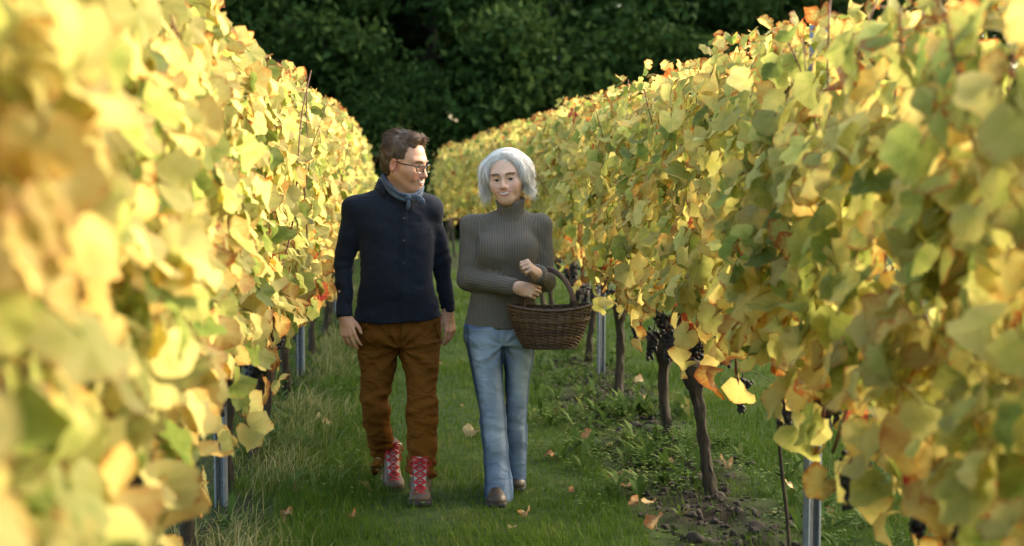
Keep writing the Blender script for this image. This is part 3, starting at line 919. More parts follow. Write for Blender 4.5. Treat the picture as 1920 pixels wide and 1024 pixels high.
# ---------------------------------------------------------------- the woman
def build_woman():
    Y0 = 6.95
    base = np.array([W(940, 950, Y0)[0], Y0, 0.0])
    hc, s = W(950, 335, 6.93), 1.06
    Rm = roty(R(-6)) @ rotz(R(-14)) @ rotx(R(2))
    P0 = head_map(hc, Rm, s, False)
    torso = z_rows([(400, 932, 982, 6.97, .055), (411, 912, 1000, 6.97, .078), (428, 896, 1009, 6.96, .096), (460, 893, 1011, 6.95, .108), (500, 889, 1008, 6.95, .108), (548, 883, 1004, 6.95, .105),
                    (585, 876, 1005, 6.95, .112), (618, 870, 1006, 6.95, .120)])
    shR, elR, wrR = W(884, 423, 6.97), W(877, 524, 6.93), W(966, 539, 6.755)
    shL, elL, wrL = W(1014, 422, 6.97), W(1021, 527, 6.96), W(1006, 513, 6.72)
    legR = z_rows([(612, 872, 942, 6.94, .112), (650, 874, 943, 6.93, .108), (690, 882, 943, 6.91, .094), (732, 890, 946, 6.88, .080), (775, 898, 948, 6.86, .072), (818, 903, 951, 6.85, .072), (860, 906, 954, 6.85, .080), (900, 908, 957, 6.84, .095), (938, 908, 960, 6.84, .112)])
    legL = z_rows([(612, 936, 1006, 6.95, .112), (650, 940, 1003, 6.96, .108), (690, 945, 997, 6.97, .094), (732, 946, 992, 6.98, .080), (775, 946, 989, 6.99, .074), (818, 946, 988, 7.02, .074), (860, 947, 987, 7.06, .080), (900, 948, 985, 7.09, .092), (929, 948, 984, 7.10, .104)])
    S = Sdf()
    S.add(zloft([(z, x, y, rx * .92, ry * .92) for z, x, y, rx, ry in torso], 2.2), .02)
    for sh, el, wr in ((shR, elR, wrR), (shL, elL, wrL)):
        S.cap(sh, el, .045, .037, .03); S.cap(el, wr, .036, .025, .02)
    for lg in (legR, legL):
        S.add(zloft([(z, x, y, rx * .8, ry * .75) for z, x, y, rx, ry in lg], 2.0), .03)
        z, x, y = min(lg)[:3]
        S.cap((x, y + .01, z + .08), (x, y - .04, max(.04, z + .02)), .03, .022, .03)
    add_head(S, hc, Rm, s, False, True)
    S.cap(P0(0, .030, -.03), W(957, 405, 6.97), .050, .056, .03)
    S.cap(P0(0, -.025, -.085), W(957, 400, 6.95), .030, .045, .04)
    cR = [(.55, .75, .5), (.60, .8, .5), (.65, .85, .5), (.7, .8, .5)]
    add_hand(S, wrR, np.array([.95, -.10, -.20]), np.array([.05, -1, .25]), np.array([.1, .1, 1]), cR, .92, .03, thumb=(.034, .060, .0))
    cL = [(1.25, 1.35, .9)] * 3 + [(1.3, 1.35, .9)]
    add_hand(S, wrL, np.array([-.40, -.62, .42]), np.array([-.2, -.45, -.75]) * -1 + np.array([.1, -1.2, 0]), np.array([-.5, .1, .85]), cL, .92, .02, thumb=(.026, .062, -.018))
    S0 = S
    V, F = S.mesh((-.2, 6.4, -.05), (.85, 7.35, 1.82), .0032)
    V = relax(V, F, 1, .4)
    col = head_colour(V, hc, Rm, s, (.69, .45, .32), (.52, .17, .14), (.17, .11, .075), (.64, .29, .20), False)
    hidden = ((V[:, 2] < W(945, 392, 6.95)[2]) & (np.linalg.norm(V - hc, axis=1) > .16)
              & (np.linalg.norm(V - W(988, 545, 6.74), axis=1) > .13) & (np.linalg.norm(V - W(994, 508, 6.68), axis=1) > .12))
    V2, F2, used = cluster(V, F, hidden, .022)
    me = mesh_np('person', V2 - base, F2); add_attr(me, 'col', np.c_[col, np.ones(len(col))][used], 'FLOAT_COLOR')
    wo = obj('person', me, M_SKIN, None, base)
    tag(wo, 'smiling woman with white hair in grey ribbed turtleneck and flared jeans, carrying the wicker basket', 'person', 'couple walking down the vineyard lane')
    # ---- jeans
    S = Sdf()
    S.add(zloft(legR, 2.2), 0); S.add(zloft(legL, 2.2), .02)
    S.add(zloft(z_rows([(600, 874, 1003, 6.95, .108), (630, 873, 1004, 6.945, .110), (646, 878, 1000, 6.945, .100)]), 2.3), .03)
    crotch = W(943, 648, 6.85); zk = W(940, 770, 6.88)[2]; zhem = W(940, 930, 6.9)[2]
    def j_disp(V, N):
        z = V[:, 2]
        w = V + .045 * np.stack([vnoise(V * 6, 65), vnoise(V * 6, 66), vnoise(V * 6, 67)], 1)
        d = .009 * np.exp(-((z - zk) / .16) ** 2) * fold_noise(w, N, (7, 7, 24), 71, 1.3)
        d += .012 * np.exp(-((z - zhem) / .25) ** 2) * fold_noise(w, N, (24, 18, 4), 72)
        r = V - crotch; rr = np.linalg.norm(r[:, [0, 2]], axis=1); an = np.arctan2(r[:, 2], r[:, 0])
        d += .0045 * np.exp(-(rr / .14) ** 2) * np.sin(an * 9 + 1.5 * vnoise(V * 8, 9)) * np.clip(rr / .04, 0, 1)
        return d + .0055 * fold_noise(w, N, (8, 8, 15), 73) + .0012 * vnoise(V * 35, 2)
    cR_ = np.array(sorted(legR)); cL_ = np.array(sorted(legL))
    def fade(V, N):
        f = np.clip(-N[:, 1], 0, 1) ** 1.5
        z = V[:, 2]; k = .30 + .7 * np.exp(-((z - .62) / .30) ** 2)
        return np.clip(f * k * (.85 + .5 * vnoise(V * np.array([14, 14, 9]), 81)) + .12 * vnoise(V * 30, 82), 0, 1)
    def seam(V, N):
        o = np.zeros(len(V))
        for a in (cR_, cL_):
            cx = np.interp(V[:, 2], a[:, 0], a[:, 1]); rx = np.interp(V[:, 2], a[:, 0], a[:, 3]); cy = np.interp(V[:, 2], a[:, 0], a[:, 2])
            for sg in (-1, 1): o = np.maximum(o, np.exp(-((V[:, 0] - cx - sg * rx * .90) / .0065) ** 2) * (np.abs(V[:, 1] - cy) < .09))
        return np.maximum(o * .8, .7 * np.exp(-((V[:, 2] - zhem - .02) / .004) ** 2))
    garment('jeans', S, (-.1, 6.55, .0), (.75, 7.35, 1.0), .0062, cloth_material('washed_denim', (.075, .130, .235), (.058, .102, .19), 600, (.44, .55, .68), .6), wo, base, j_disp, {'fade': fade, 'seam': seam})
    # ---- sweater
    S = Sdf()
    S.add(zloft(torso, 2.3), .02)
    S.add(ellipsoid(W(922, 470, 6.865), (.062, .050, .070)), .06); S.add(ellipsoid(W(975, 470, 6.865), (.062, .050, .070)), .06)
    S.cap(W(945, 414, 6.97), shR, .050, .051, .05); S.cap(W(955, 414, 6.97), shL, .050, .051, .05)
    S.cap(shR, elR, .053, .051, .03); S.cap(elR, wrR, .051, .040, .02)
    S.cap(shL, elL, .053, .052, .03); S.cap(elL, wrL, .052, .043, .02)
    for wr, el in ((wrR, elR), (wrL, elL)):
        n = unit(wr - el); S.sub((lambda n, pw: lambda p: np.where(np.linalg.norm(p - pw, axis=1) < .075, -((p - pw) @ n), .1))(n, wr + n * .004), .002)
    hz = W(940, 613, 6.95)[2]
    S.sub(lambda p: np.where(p[:, 1] < 7.2, p[:, 2] - hz, .1), .003)
    def s_disp(V, N):
        w = V + .04 * np.stack([vnoise(V * 7, 85), vnoise(V * 7, 86), vnoise(V * 7, 87)], 1)
        d = .0035 * fold_noise(w, N, (9, 9, 12), 91)
        for el in (elR, elL):
            k = np.exp(-(np.linalg.norm(V - el, axis=1) / .10) ** 2)
            d += .005 * k * fold_noise(w, N, (24, 20, 24), 92)
        for sh in (W(896, 455, 6.9), W(1008, 455, 6.9)):
            k = np.exp(-(np.linalg.norm(V - sh, axis=1) / .07) ** 2)
            d += .004 * k * np.sin((w[:, 0] * 60 + w[:, 2] * 60))
        d += .0035 * np.exp(-((V[:, 2] - hz) / .05) ** 2)
        return d
    parts = [(shR, elR, .055, False), (elR, wrR, .046, False), (shL, elL, .055, False), (elL, wrL, .048, False), (W(944, 500, 6.95), W(944, 420, 6.95), .1, True)]
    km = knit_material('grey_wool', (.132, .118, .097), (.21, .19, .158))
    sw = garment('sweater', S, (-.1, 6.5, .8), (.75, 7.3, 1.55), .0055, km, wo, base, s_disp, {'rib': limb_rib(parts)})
    # cuffs (folded knit) and turtleneck
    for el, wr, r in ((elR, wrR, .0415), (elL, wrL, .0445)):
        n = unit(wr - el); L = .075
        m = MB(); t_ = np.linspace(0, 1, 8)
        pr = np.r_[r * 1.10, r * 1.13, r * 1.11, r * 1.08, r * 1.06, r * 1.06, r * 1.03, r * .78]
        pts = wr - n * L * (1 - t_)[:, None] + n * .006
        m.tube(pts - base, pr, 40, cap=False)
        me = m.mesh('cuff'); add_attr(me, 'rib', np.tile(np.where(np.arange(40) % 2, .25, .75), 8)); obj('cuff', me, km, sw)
    m = MB(); zz = []
    nk = [(W(957, 418, 6.955), .074, .070), (W(957, 412, 6.955), .073, .073), (W(957, 406, 6.955), .0690, .071), (W(957, 398, 6.95), .0660, .069), (W(957, 389, 6.945), .0665, .069), (W(957, 380, 6.94), .0690, .070), (W(957, 374.5, 6.94), .0690, .070), (W(957, 373, 6.94), .0650, .066), (W(957, 378, 6.94), .0585, .060), (W(957, 388, 6.94), .056, .057)]
    nseg = 72
    Vn = []
    for i, (c, rx, ry) in enumerate(nk):
        for k in range(nseg):
            a = 2 * pi * k / nseg
            rip = .0018 * (k % 2) * (1 if 1 < i < 7 else 0)
            tiltz = -.018 * cos(a) * -1 * (i / 9) - .010 * sin(a) * -1 * (i / 9)
            bulge = .004 * sin(a * 2 + i * 1.7) * (1 if 2 < i < 7 else 0)
            Vn.append(c + np.array([sin(a) * (rx + rip + bulge), cos(a) * (ry + rip + bulge), tiltz]))
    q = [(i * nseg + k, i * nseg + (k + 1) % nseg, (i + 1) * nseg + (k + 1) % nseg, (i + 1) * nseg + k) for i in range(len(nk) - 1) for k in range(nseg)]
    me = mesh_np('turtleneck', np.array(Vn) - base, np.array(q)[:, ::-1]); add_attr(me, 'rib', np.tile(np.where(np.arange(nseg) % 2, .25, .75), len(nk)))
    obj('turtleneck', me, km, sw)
    # ---- hair
    hm = hair_material('white_hair', (.50, .47, .42), (.97, .96, .92))
    H = Sdf()
    H.add(ellipsoid(P0(0, .022, .046), np.array((.084, .099, .087)) * s, Rm), .02)
    H.add(ellipsoid(P0(0, .060, -.010), np.array((.084, .058, .080)) * s, Rm), .03)
    for x in (-1, 1):
        H.add(ellipsoid(P0(x * .077, .010, .020), np.array((.031, .046, .060)) * s, Rm @ roty(x * .14)), .03)
    H.sub(ellipsoid(P0(-.002, -.112, -.006), np.array((.0680, .092, .098)) * s, Rm), .010)
    H.sub(ellipsoid(P0(0, -.080, -.100), np.array((.070, .10, .070)) * s, Rm), .02)
    hair = garment('hair', H, hc - .2, hc + .22, .004, hm, wo, base,
                   lambda V, N: -.003 + .0045 * vnoise(((V - hc) @ Rm) * np.array([45, 60, 14]), 5),
                   {'rnd': lambda V, N: .30 + .45 * vnoise(((V - hc) @ Rm) * np.array([90, 110, 14]), 7)}, 1)
    def snap(p, off):
        for _ in range(2):
            e = .0015; d = H.eval(p)
            g = np.stack([H.eval(p + np.eye(3)[k] * e) - d for k in range(3)], 1); g /= np.linalg.norm(g, axis=1)[:, None] + 1e-9
            p = p - g * (d - off)[:, None]
        return p
    paths, pr, fly, fr_ = [], [], [], []
    for lock in range(150):
        x = 1 if RNG.random() < .52 else -1
        y0 = -.070 + .145 * RNG.random() ** .9
        ph, amp = RNG.uniform(0, 6.28), RNG.uniform(.004, .011)
        lift = max(0, RNG.normal(.0008, .0065)); zend = RNG.uniform(-.100, -.008); lb = np.clip(RNG.normal(.66, .32), 0, 1); back = RNG.uniform(.0, .055)
        u = np.linspace(0, 1, 16); g = np.clip((u - .5) / .5, 0, 1); a_ = np.clip(u / .5, 0, 1) * pi / 2
        lx = x * (.106 * np.sin(a_) * (1 + .05 * np.sin(g * 3.1)) ) - .006
        lz = np.where(u < .5, .040 + .098 * np.cos(a_), .040 + (zend - .040) * g)
        ly = y0 + (back + max(0, -y0) * .35) * u + amp * np.sin(ph + g * 7)
        lx = lx + amp * .8 * np.cos(ph + g * 6.5)
        guide = np.array([P0(*q) for q in zip(lx, ly, lz)])
        if lock % 3 == 0:                                             # locks framing the face, from the parting down past the cheek
            y1 = RNG.uniform(-.06, -.03)
            fp = [(-.006 + x * .003, y1, .118 + RNG.uniform(-.012, .016)), (x * .036 - .003, y1 - .010, .112 + RNG.uniform(-.010, .012)), (x * .066, y1 - .004, .078 + RNG.uniform(-.01, .012)),
                  (x * RNG.uniform(.078, .088), y1 + .010, .022), (x * RNG.uniform(.080, .098), y1 + .024, -.030), (x * RNG.uniform(.074, .100), y1 + .032, zend)]
            guide = smooth_path([P0(*q) for q in fp], 16) + amp * np.sin(ph + g * 7)[:, None] * (Rm @ np.array([.6, .8, 0]))
        for k in range(20):
            o = RNG.normal(0, .0055, 3) * (1 + .5 * u[:, None] * RNG.normal(0, .5))
            out = abs(RNG.normal(0, .0025)) + .0006 + lift
            stray = RNG.random() < .17
            if stray: out += RNG.uniform(.004, .022)
            p = snap(guide + o, np.full(16, out) * (.25 + u))
            w_ = np.clip((u - .68) / .3, 0, 1)[:, None]
            p = p * (1 - w_) + (guide + o + Rm @ np.array([x * (.004 + lift), 0, 0])) * w_
            p = smooth_path(p, 18) + RNG.normal(0, .0004, (18, 3))
            (fly if stray else paths).append(p); (fr_ if stray else pr).append(np.clip(lb + RNG.normal(0, .12), 0, 1))
    strands('hair_strands', paths, .00105, hm, hair, base, 3, pr)
    for i in range(110):                                            # curly loose ends round the jaw
        x = 1 if RNG.random() < .45 else -1
        a = P0(x * RNG.uniform(.078, .112), RNG.uniform(-.03, .05), RNG.uniform(-.075, -.03))
        pts = [a]; ph = RNG.uniform(0, 6.28); rr = RNG.uniform(.006, .014)
        for j in range(8):
            pts.append(a + Rm @ np.array([x * .004 * j * RNG.uniform(.3, 1) + rr * sin(ph + j * .8), rr * cos(ph + j * .8), -.009 * j * RNG.uniform(.7, 1.1)]))
        fly.append(smooth_path(pts, 16)); fr_.append(RNG.uniform(.5, 1))
    strands('flyaway_strands', fly, .0011, hm, hair, base, 3, fr_)
    m_brow = hair_material('fair_brow', (.16, .11, .075), (.26, .19, .13))
    for x in (-1, 1):
        f = RNG.random(40)
        q = face_point(S0, P0, Rm, x * (.014 + .035 * f), .0235 + .0075 * f - .0115 * np.maximum(0, f - .6) + RNG.normal(0, .0015, len(f)), .0006)
        bp = [[a, a + .5 * dv, a + dv] for a, dv in zip(q, [Rm @ np.array([x * .0115, -.0005, .004 - .006 * g]) * s for g in f])]
        strands('eyebrow', bp, .0008, m_brow, wo, base)
    for x in (-1, 1): eye_part(P0, Rm, s, x, np.array([-.10, -1, .0]), base, wo)
    add_mouth(S0, P0, Rm, s, wo, base, .0310, -.0635, -.0785, .0065, .0200, M_LIP_W, .74, .90)
    add_lashes(P0, Rm, s, wo, base, M_LASH, .0050, .0014)
    # ring on the hand in front of the sweater
    rg = MB(); c = W(992, 553, 6.70)
    a = np.linspace(0, 2 * pi, 17)
    rg.tube(np.array([c + np.array([.25 * cos(x) * .010, cos(x) * .010, sin(x) * .010]) for x in a]) - base, .0022, 6, cap=False); rg.build('ring', M_GOLD, wo)
    # ---- shoes
    boot(wo, base, np.array([W(930, 935, 6.90)[0], 6.90, .0]), np.array([W(931, 960, 6.655)[0], 6.655, .008]), (0, 0, 1), .90, M_DARKLEATHER, None, True, hs=.8)
    boot(wo, base, np.array([W(966, 920, 7.24)[0], 7.24, .03]), np.array([W(966, 933, 7.0)[0], 6.99, .0]), (0, .1, 1), .95, M_DARKLEATHER, None, True)
    return wo

# ---------------------------------------------------------------- the basket on her arm
def build_basket():
    c = W(1031, 575, 6.74); base = np.array([c[0], c[1], W(1031, 650, 6.74)[2]])
    Hh = c[2] - base[2]
    b = empty('basket', base)
    tag(b, 'oval brown wicker basket with an arched handle hanging from the woman\'s forearm', 'basket')
    t = NT('wicker')
    ob = t.noise(45, 3, .6); r = t.attr('rnd')
    cc = t.ramp(r, [(0, (.035, .018, .008)), (.5, (.115, .060, .024)), (1, (.27, .155, .065))])
    t.set(t.mix(t.math('MULTIPLY', ob, .55), cc, (.04, .02, .01)), .55, t.bump(t.noise(300, 2), .2, .002))
    mw = t.m
    prof = lambda f: (.122 + (.198 - .122) * (f ** .8) + .006 * sin(f * pi), .088 + (.128 - .088) * (f ** .8))
    def ring(f, off=0.0, n=120, ripple=0.0, ph=0.0, K=28):
        rx, ry = prof(f); o = []
        for k in range(n + 1):
            a = 2 * pi * k / n
            q = off + ripple * cos(a * K + ph)
            lift = .010 * (f ** 3) * cos(2 * a)
            o.append(((rx + q) * cos(a), (ry + q) * sin(a), f * Hh + lift))
        return np.array(o)
    m = MB(); rr = []
    rows = 26
    for i in range(rows):
        f = (i + .5) / rows * .96
        n0 = m.n
        ph = pi * (i % 2)
        p = ring(f, 0, 140, .0045, ph, 14); p[:, 2] += .0015 * np.cos(np.linspace(0, 2 * pi, 141) * 14 + ph + 1) + RNG.normal(0, .0006, 141)
        m.tube(p, .0037 * RNG.uniform(.85, 1.15), 5, cap=False)
        v = np.repeat(np.clip(RNG.random() * .5 + .25 + .35 * vnoise(np.c_[np.linspace(0, 9, 141), np.full(141, i * 3.1), np.zeros(141)], 4), 0, 1), 5)
        rr += list(v)
    me = m.mesh('wicker_side'); add_attr(me, 'rnd', rr); w = obj('wicker_side', me, mw, b); w['kind'] = 'stuff'
    def part(name, paths, rad, parent=b, lo=.2, hi=.7, sides=6):
        m = MB(); rr = []
        for p in paths:
            n0 = m.n; m.tube(p, rad, sides, cap=True); rr += [RNG.uniform(lo, hi)] * (m.n - n0)
        me = m.mesh(name); add_attr(me, 'rnd', rr); return obj(name, me, mw, parent)
    for k in range(28):                                             # upright stakes
        a = 2 * pi * (k + .5) / 28
        p = []
        for f in np.linspace(0, 1, 8):
            rx, ry = prof(f); p.append(((rx) * cos(a), (ry) * sin(a), f * Hh))
        part('stake', [np.array(p)], .0042, lo=.1, hi=.6)
    part('rim', [ring(1.0, .004 * cos(q), 120, .003, q * 1.0, 34) + [0, 0, .004 * sin(q)] for q in (0, 2.1, 4.2)], .0052, lo=.15, hi=.5)
    part('rope_band', [ring(.70, .006, 120, .002, q, 40) + [0, 0, .003 * cos(q)] for q in (0, 3.14)], .0042, lo=.4, hi=.8)
    part('foot_band', [ring(.0, .003 * cos(q), 120, .002, q, 30) + [0, 0, .004 * sin(q)] for q in (0, 3.14)], .0055, lo=.1, hi=.3)
    bm = MB(); n = 40; rx, ry = prof(0)
    a = np.arange(n) * 2 * pi / n
    ringv = np.c_[rx * np.cos(a), ry * np.sin(a), np.full(n, .006)]
    bm.add(np.concatenate([ringv, ringv - [0, 0, .008], [[0, 0, .006]], [[0, 0, -.002]]]), [(k, (k + 1) % n, n + (k + 1) % n, n + k) for k in range(n)],
           [(2 * n, k, (k + 1) % n) for k in range(n)] + [(2 * n + 1, n + (k + 1) % n, n + k) for k in range(n)])
    me = bm.mesh('base_panel'); add_attr(me, 'rnd', np.full(bm.n, .2)); obj('base_panel', me, mw, b)
    # handle: a rope of twisted rods arched over the forearm
    hp = [W(1078, 590, 6.70), W(1077, 570, 6.71), W(1070, 545, 6.74), W(1056, 522, 6.79), W(1032, 505.5, 6.84), W(1010, 512, 6.86), W(990, 535, 6.86), W(982, 560, 6.84), W(981, 590, 6.80)]
    hp = smooth_path(hp, 70) - base
    tan = unit(hp[1] - hp[0]); rods = []
    tg = np.gradient(hp, axis=0); tg /= np.linalg.norm(tg, axis=1)[:, None]
    n1 = np.cross(tg, [0, 1.0, 0]); n1 /= np.linalg.norm(n1, axis=1)[:, None]; n2 = np.cross(tg, n1)
    for k in range(6):
        an = np.linspace(0, 13, 70) + k * pi / 3
        rods.append(hp + .0082 * (np.cos(an)[:, None] * n1 + np.sin(an)[:, None] * n2))
    hd = part('handle', rods, .0052, lo=.35, hi=.75)
    wp = []
    for i in range(6):
        c2, t2 = hp[5 + i], tg[5 + i]
        a = np.linspace(0, 2 * pi, 15)
        wp.append(c2 + .0165 * (np.cos(a)[:, None] * n1[5 + i] + np.sin(a)[:, None] * n2[5 + i]))
    part('handle_wrap', wp, .0034, hd, .1, .3)
    return b
# ---------------------------------------------------------------- the place: ground
def G(u, v):
    d = CAM_R @ np.array([(u - 960) / F_PX, -(v - 512) / F_PX, -1.0]); t = -CAM_H / d[2]
    return np.array([d[0] * t, d[1] * t, 0.0])
def bend(y, k): return -k * np.maximum(0, np.asarray(y, float) - 12) ** 2 / 18 ** 2
XL, XR = -.92, 1.46
KL, KR = .35, .85
def row_x(side, y): return (XL + bend(y, KL)) if side < 0 else (XR + bend(y, KR))

def ground_height(x, y):
    p = np.stack([x, y, np.zeros_like(x)], -1)
    xr, xl = x - (XR + bend(y, KR)), x - (XL + bend(y, KL))
    strip = np.exp(-((xr + .05) / .30) ** 2)
    h = .012 * vnoise(p * 1.3, 1) + strip * (.035 * (fbm(p * 6, 3, 3) + .4)) + .025 * np.exp(-((xl - .05) / .28) ** 2) * (fbm(p * 5, 2, 8) + .5)
    return h
def build_ground():
    xs = np.concatenate([np.linspace(-90, -5, 18)[:-1], np.linspace(-5, -1.6, 20)[:-1], np.linspace(-1.6, 2.6, 150)[:-1], np.linspace(2.6, 6, 30)[:-1], np.linspace(6, 90, 18)])
    ys = np.concatenate([np.linspace(-12, 5, 20)[:-1], np.linspace(5, 13, 260)[:-1], np.linspace(13, 32, 180)[:-1], np.linspace(32, 120, 20)])
    X, Y = np.meshgrid(xs, ys)
    Z = ground_height(X.ravel(), Y.ravel())
    far = np.clip((np.abs(X.ravel()) - 5) / 20, 0, 1) + np.clip((Y.ravel() - 33) / 20, 0, 1)
    Z = Z * np.clip(1 - far, 0, 1)
    n, m = len(xs), len(ys)
    i = np.arange(m - 1)[:, None] * n; j = np.arange(n - 1)[None]
    q = np.stack([i + j, i + j + 1, i + n + j + 1, i + n + j], -1).reshape(-1, 4)
    me = mesh_np('ground', np.c_[X.ravel(), Y.ravel(), Z], q)
    x, y = X.ravel(), Y.ravel(); p = np.c_[x, y, 0 * x]
    xr, xl = x - (XR + bend(y, KR)), x - (XL + bend(y, KL))
    soil = np.clip(1.25 - np.abs(xr + .10 + .10 * vnoise(p * 2.2, 5)) / .36, 0, 1) * np.clip(.75 + .9 * vnoise(p * 3.1, 6), .05, 1)
    soil = np.maximum(soil, np.clip(1.1 - np.abs(xl - .02 + .08 * vnoise(p * 2, 9)) / .30, 0, 1) * .65)
    add_attr(me, 'soil', soil)
    t = NT('meadow_ground')
    g = t.ramp(t.noise(9, 5, .65), [(.3, (.024, .046, .010)), (.52, (.045, .078, .016)), (.72, (.075, .090, .028))])
    so = t.ramp(t.noise(38, 6, .7), [(.3, (.010, .008, .006)), (.55, (.028, .021, .015)), (.75, (.055, .042, .030))])
    c = t.mix(t.attr('soil'), g, so)
    t.set(c, .95, t.bump(t.noise(55, 6, .75), .8, .03)); t.b.inputs['Specular IOR Level'].default_value = .15
    tag(obj('ground', me, t.m), kind='structure')

def blade_mesh(name, pos, L, w, lean, az, rnd, droop=.35):
    """Grass blades: 5 vertices each, bent over."""
    n = len(pos)
    d = np.stack([np.cos(az), np.sin(az), np.zeros(n)], 1); s = np.stack([-np.sin(az), np.cos(az), np.zeros(n)], 1)
    up = np.array([0, 0, 1.0])
    mid = pos + up * (L * .55 * np.cos(lean))[:, None] + d * (L * .55 * np.sin(lean))[:, None]
    l2 = lean + droop
    tip = mid + up * (L * .45 * np.cos(l2))[:, None] + d * (L * .45 * np.sin(l2))[:, None]
    hw = s * (w * .5)[:, None]
    V = np.stack([pos - hw, pos + hw, mid + hw * .8, mid - hw * .8, tip], 1).reshape(-1, 3)
    b = np.arange(n)[:, None] * 5
    me = mesh_np(name, V, [b + np.array([[0, 1, 2, 3]]), b + np.array([[3, 2, 4]])])
    add_attr(me, 'rnd', np.repeat(rnd, 5)); add_attr(me, 'tip', np.tile([0, 0, .55, .55, 1.0], n))
    return me
def grass_material(name, stops, dry):
    t = NT(name)
    c = t.ramp(t.attr('rnd'), stops)
    c = t.mix(t.math('MULTIPLY', t.attr('tip'), .35), c, dry)
    t.set(c, .6); t.b.inputs['Specular IOR Level'].default_value = .06
    tr = t.n('ShaderNodeBsdfTranslucent'); t.l(c, tr.inputs[0])
    mx = t.n('ShaderNodeMixShader'); mx.inputs[0].default_value = .3
    t.l(t.b.outputs[0], mx.inputs[1]); t.l(tr.outputs[0], mx.inputs[2]); t.l(mx.outputs[0], t.out.inputs[0])
    return t.m
def scatter(n, x0, x1, y0, y1):
    x = RNG.uniform(x0, x1, n); y = RNG.uniform(y0, y1, n); return x, y
def build_grass():
    gm = grass_material('lawn_blades', [(0, (.028, .075, .005)), (.45, (.062, .135, .009)), (.72, (.105, .155, .018)), (.86, (.19, .18, .05)), (1, (.30, .24, .10))], (.12, .16, .025))
    P, L, Wd, Ln, Az, Rn = [], [], [], [], [], []
    for n, x0, x1, y0, y1, l0, w0 in ((62000, -1.0, 3.1, 5.7, 8.6, .050, .0032), (44000, -1.3, 3.6, 8.6, 13, .052, .0046), (26000, -1.4, 3.4, 13, 20, .055, .0075), (12000, -1.6, 2.6, 20, 34, .06, .013)):
        x, y = scatter(n, x0, x1, y0, y1)
        xr, xl = x - (XR + bend(y, KR)), x - (XL + bend(y, KL))
        p3 = np.c_[x, y, 0 * x]
        keep = (RNG.random(n) < np.where(np.abs(xr + .10) < .36, np.clip(.28 + .9 * vnoise(p3 * 3.3, 19), .06, .9), 1.0)) & (RNG.random(n) < np.clip(.85 + .7 * vnoise(p3 * 2.5, 12), .25, 1)) & (xl > -.5)
        x, y, p3 = x[keep], y[keep], p3[keep]; k = len(x)
        P.append(np.c_[x, y, ground_height(x, y) - .004])
        hgt = np.clip(1 + .55 * vnoise(p3 * 1.7, 13) + .25 * vnoise(p3 * 6, 14), .45, 1.9)
        edge = 1 + .8 * np.exp(-((x - XL - .45) / .25) ** 2) * (x < .2)
        L.append(l0 * hgt * edge * RNG.uniform(.6, 1.35, k)); Wd.append(w0 * RNG.uniform(.7, 1.3, k))
        Ln.append(np.abs(RNG.normal(.35, .30, k))); Az.append(RNG.uniform(0, 2 * pi, k))
        Rn.append(np.clip(.36 + .20 * vnoise(p3 * 1.1, 15) + .22 * vnoise(p3 * 5, 17) + RNG.normal(0, .20, k) + .10 * (np.abs(x - .33) < .28), 0, 1))
    me = blade_mesh('grass', np.concatenate(P), *[np.concatenate(a) for a in (L, Wd, Ln, Az, Rn)])
    tag(obj('grass', me, gm), 'short green lawn grass covering the lane between the vine rows', 'grass', kind='stuff')
    # long pale dry grass under the row on the man's side
    dm = grass_material('long_dry_grass', [(0, (.050, .095, .012)), (.40, (.11, .145, .030)), (.7, (.24, .23, .085)), (1, (.42, .37, .18))], (.32, .30, .13))
    n = 11000
    y = 5.6 + 15 * RNG.random(n) ** 1.6; x = XL + bend(y, KL) + .12 + RNG.normal(0, .19, n)
    p3 = np.c_[x, y, 0 * x]
    keep = RNG.random(n) < np.clip(.55 + .9 * vnoise(p3 * 1.8, 22), .06, 1)
    x, y, p3 = x[keep], y[keep], p3[keep]; k = len(x)
    me = blade_mesh('dry_grass', np.c_[x, y, ground_height(x, y) - .005], RNG.uniform(.07, .27, k) * np.where(np.abs(x - XL) < .1, .6, 1), RNG.uniform(.0028, .0052, k) * np.clip(y / 7.5, 1, 2.2), np.abs(RNG.normal(.5, .28, k)),
                    np.where(RNG.random(k) < .6, RNG.normal(-.2, .8, k), RNG.uniform(0, 2 * pi, k)), np.clip(.45 + .4 * vnoise(p3 * 2.5, 25) + RNG.normal(0, .22, k), 0, 1), .7)
    tag(obj('dry_grass', me, dm), 'tangled long pale dry grass under the vines beside the man', 'grass', kind='stuff')
    # low broad-leaved weeds on the planting strips
    wm = grass_material('weed_leaves', [(0, (.026, .058, .010)), (.5, (.060, .110, .022)), (.85, (.12, .17, .045)), (1, (.26, .23, .08))], (.09, .14, .03))
    V, Q, Rr, nv = [], [], [], 0
    xs, ys = [], []
    for cnt, side, y0, y1, sp in ((1700, 1, 5.6, 9.5, .27), (1300, 1, 9.5, 16, .30), (900, -1, 6.0, 11, .24), (700, -1, 11, 20, .3), (350, 1, 16, 26, .3)):
        yy = RNG.uniform(y0, y1, cnt); xx = (np.array([row_x(side, q) for q in yy]) + (-.12 if side > 0 else .20) + RNG.normal(0, sp, cnt))
        ok = RNG.random(cnt) < np.clip(.42 + 1.5 * vnoise(np.c_[xx, yy, 0 * xx] * 2.6, 33), .02, 1)
        xs.append(xx[ok]); ys.append(yy[ok])
    xs, ys = np.concatenate(xs), np.concatenate(ys); zs = ground_height(xs, ys)
